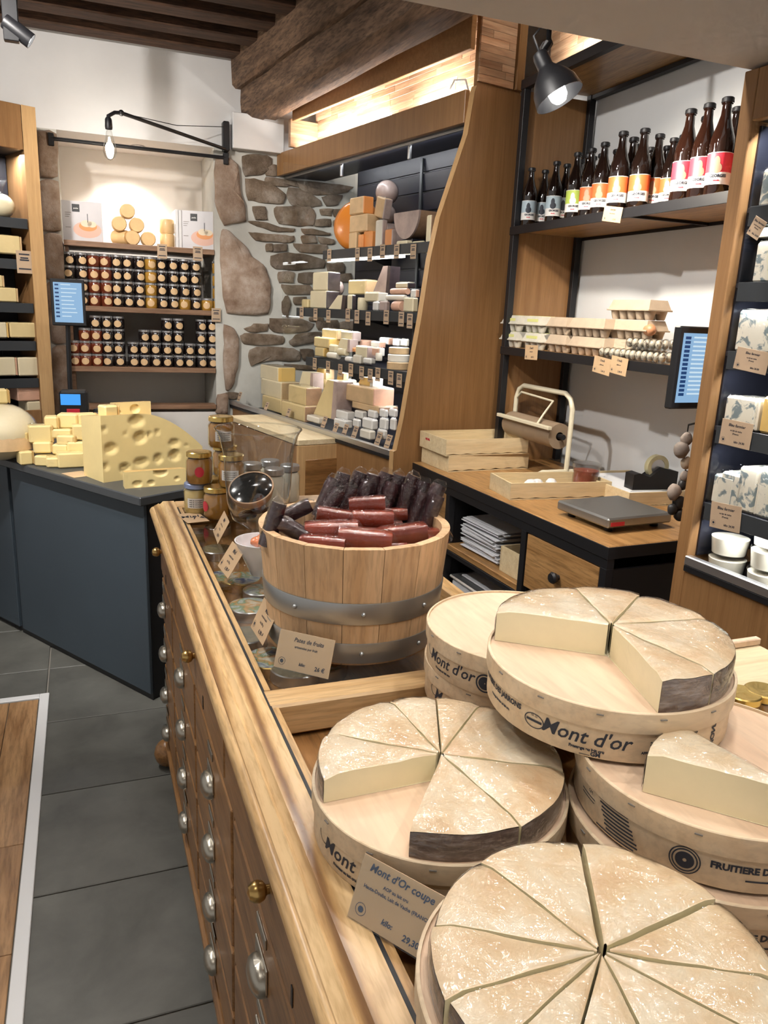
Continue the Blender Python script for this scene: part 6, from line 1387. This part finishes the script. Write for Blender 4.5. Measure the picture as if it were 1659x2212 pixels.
for i, (x, y) in enumerate(((1112, 1030), (1140, 1036), (1158, 1030), (1250, 1030))):
    p = onz(x, y, KZ+.03); q = thing('paper_parcel', 'small white paper parcel in the bench-centre crate', 'parcel', (p.x, min(max(p.y, 2.50), 2.60), KZ+.0045), .5*i, 'paper parcels in the crate'); b = MB().ball(.03, (0, 0, .022), 8, 5, sc=(1.1, .8, .75)); b.obj('paper', m['paper'], q, 20)
# platform scale
a, b, c_, d_ = onz(1216, 1082, .93), onz(1325, 1124, .93), onz(1448, 1106, .93), onz(1318, 1072, .93)
ctr = (a+b+c_+d_)/4; rzs = atan2((c_-b).y, (c_-b).x); ws = (c_-b).length; ds = min((a-b).length, .30)
sc = thing('platform_scale', 'flat stainless steel platform scale with a red badge on the bench', 'scale', (ctr.x, ctr.y, KZ), rzs*.4)
MB().box((-ws/2, -ds/2, .018), (ws/2, ds/2, .052), .006).obj('platform', m['steel'], sc); MB().box((-ws/2+.012, -ds/2-.001, .024), (-ws/2+.07, -ds/2+.001, .038), .0005).obj('badge', m['red'], sc)
for x in (-1, 1):
    for y in (-1, 1): MB().lathe([(0, 0), (.014, 0), (.016, .006), (.010, .018), (0, .018)], 14, T((x*(ws/2-.04), y*(ds/2-.04), 0))).obj('foot', m['black'], sc)
# wrapping-paper dispenser
ya, yb = onx(1112, 900, 1.90).y, onx(1230, 950, 1.90).y; zt = onx(1170, 840, 1.90).z; L_ = ya-yb
wd = thing('paper_dispenser', 'ivory tube-frame wrapping paper dispenser with a brown paper roll', 'dispenser', (1.90, (ya+yb)/2, KZ))
hh = zt-KZ
def arc(pts): return pts
P = [(0, L_/2, .0), (0, L_/2, hh-.06), (0, L_/2-.02, hh-.02), (0, L_/2-.06, hh), (0, -L_/2+.06, hh), (0, -L_/2+.02, hh-.02), (0, -L_/2, hh-.06), (0, -L_/2, .0)]
MB().tube(P, .011, 10).obj('frame', m['ivory'], wd, 60)
for s in (-1,): MB().tube([(-.16, s*L_/2, .011), (-.15, s*L_/2, .03), (-.12, s*L_/2, .045), (.08, s*L_/2, .045), (.11, s*L_/2, .03), (.12, s*L_/2, .011)], .010, 10).obj('foot', m['ivory'], wd, 60)
zr_ = onx(1160, 930, 1.86).z-KZ
MB().lathe([(.018, -L_/2+.03), (.055, -L_/2+.03), (.055, L_/2-.03), (.018, L_/2-.03)], 24, T((-.03, 0, zr_), rx=-pi/2)).obj('paper_roll', m['brownpaper'], wd); MB().tube([(-.03, -L_/2, zr_), (-.03, L_/2, zr_)], .012, 8).obj('spindle', m['black'], wd)
MB().box((-.105, -L_/2+.01, zr_+.03), (-.085, L_/2-.01, zr_+.045), .002).obj('tear_bar', m['ivory'], wd)
MB().tube([(0, L_/2-.01, hh-.06), (-.01, L_/2-.06, hh-.03), (-.02, -L_/2+.12, hh-.04), (-.05, -L_/2+.14, hh-.10), (-.09, -L_/2+.12, zr_+.04)], .005, 8).obj('tension_wire', m['ivory'], wd, 60)
# tape dispenser
p = onz(1415, 1062, KZ); tdp = thing('tape_dispenser', 'black desk tape dispenser with a yellowish roll behind the scale', 'tape dispenser', (2.03, 2.345, KZ+.0508), -.12)
MB().prism([(-.10, 0), (.09, 0), (.09, .07), (.02, .085), (-.03, .05), (-.075, .065), (-.10, .06)], -.03, .03, Matrix(((1, 0, 0, 0), (0, 0, 1, 0), (0, 1, 0, .003), (0, 0, 0, 1)))).obj('body', m['black'], tdp)
MB().lathe([(.030, -.012), (.046, -.012), (.046, .012), (.030, .012), (.030, -.012)], 26, T((.012, 0, .088), rx=pi/2)).obj('tape_roll', m['tape'], tdp); MB().lathe([(.0, -.009), (.030, -.009), (.030, .009), (0, .009)], 20, T((.012, 0, .088), rx=pi/2)).obj('core', m['silver'], tdp); MB().box((-.11, -.035, 0), (.10, .035, .003)).obj('base_plate', m['white'], tdp)
# hanging string of dried pods by the post
hs = thing('pod_string', 'string of dark and pale dried pods hanging beside the right cabinet post', 'decoration', (0, 0, 0)); P = []
for i, (x, y, rr_, mt) in enumerate(((1483, 948, 15, 'mushroom'), (1472, 972, 19, 'mushroom'), (1482, 1000, 14, 'pulp_tan'), (1480, 1028, 13, 'mushroom'), (1474, 1048, 12, 'dark_pod'), (1456, 1062, 18, 'mushroom'), (1466, 1085, 16, 'dark_pod'), (1452, 1100, 13, 'dark_pod'), (1468, 1112, 15, 'dark_pod'))):
    p = ony(x, y, 1.72); r0 = rr_/1661*2.0; b = MB().ball(r0, (0, 0, 0), 12, 8, sc=(1, .8, 1.1)); b.v = [(q[0]*(1+.25*wob(*q, 60, i)), q[1], q[2]*(1+.25*wob(q[1], q[0], q[2], 60, i))) for q in b.v]; b.obj('pod', m[mt], hs, 60, loc=p); P.append(p)
MB().tube([P[0]+Vector((0, 0, .04))]+P, .002, 5).obj('string', m['black'], hs); MB().tube([P[0]+Vector((0, 0, .04)), P[0]+Vector((0, -.03, .05)), Vector((P[0].x, 1.646, P[0].z+.05))], .003, 6).obj('hook', m['black'], hs)
# touch screen by the post
tl_ = ony(1471, 704, 1.70); h = tl_.z-ony(1448, 884, 1.70).z
tt = tablet('upright blue touch screen half hidden by the right cabinet post', tl_, .175, h, .06, 14, 0, 5); MB().tube([(.1, .03, -h*.5), (.3, .05, -h*.5)], .012, 8).obj('wall_arm', m['black'], tt)
# under the bench
def benchp(x, y, z): return Matrix.Translation((1.483, 1.865, 0)) @ Matrix.Rotation(rad(2.9), 4, 'Z') @ Vector((x, y, z))
pr2 = random.Random(5); sh = MB().box((-.20, -.14, 0), (.20, .14, .0035), .0005).mesh('sheet', m['paper'])
ps = thing('paper_stack', 'tall stack of white paper sheets under the bench', 'paper', benchp(.25, .83, .591), rad(2.9))
for i in range(30):
    o = link('sheet', sh, ps, (pr2.uniform(-.012, .012), pr2.uniform(-.012, .012), .0045*i), pr2.uniform(-.05, .05))
crate('shallow poplar crate on the bench shelf beside the paper stack', benchp(.20, .56, .591), rad(2.9), .34, .16, .10)
tr = thing('plastic_tray', 'grey translucent plastic tray with a lid low under the bench', 'tray', benchp(.22, .80, .356), rad(2.9)); MB().box((-.2, -.19, 0), (.2, .19, .085), .010).obj('tray_body', m['paper'], tr); MB().box((-.21, -.2, .0855), (.21, .2, .10), .006).obj('tray_lid', m['alu'], tr); MB().box((-.17, -.16, .1005), (.17, .16, .108), .004).obj('lid_panel', m['paper'], tr)

# flat print and other pieces too fine to pick apart count as one part
for o in bpy.data.objects:
    if o.parent and o.name.split('.')[0] in ('lettering', 'print', 'screen_text', 'label_text', 'label_figure', 'base_cups', 'clear_shell'): o['kind'] = 'stuff'
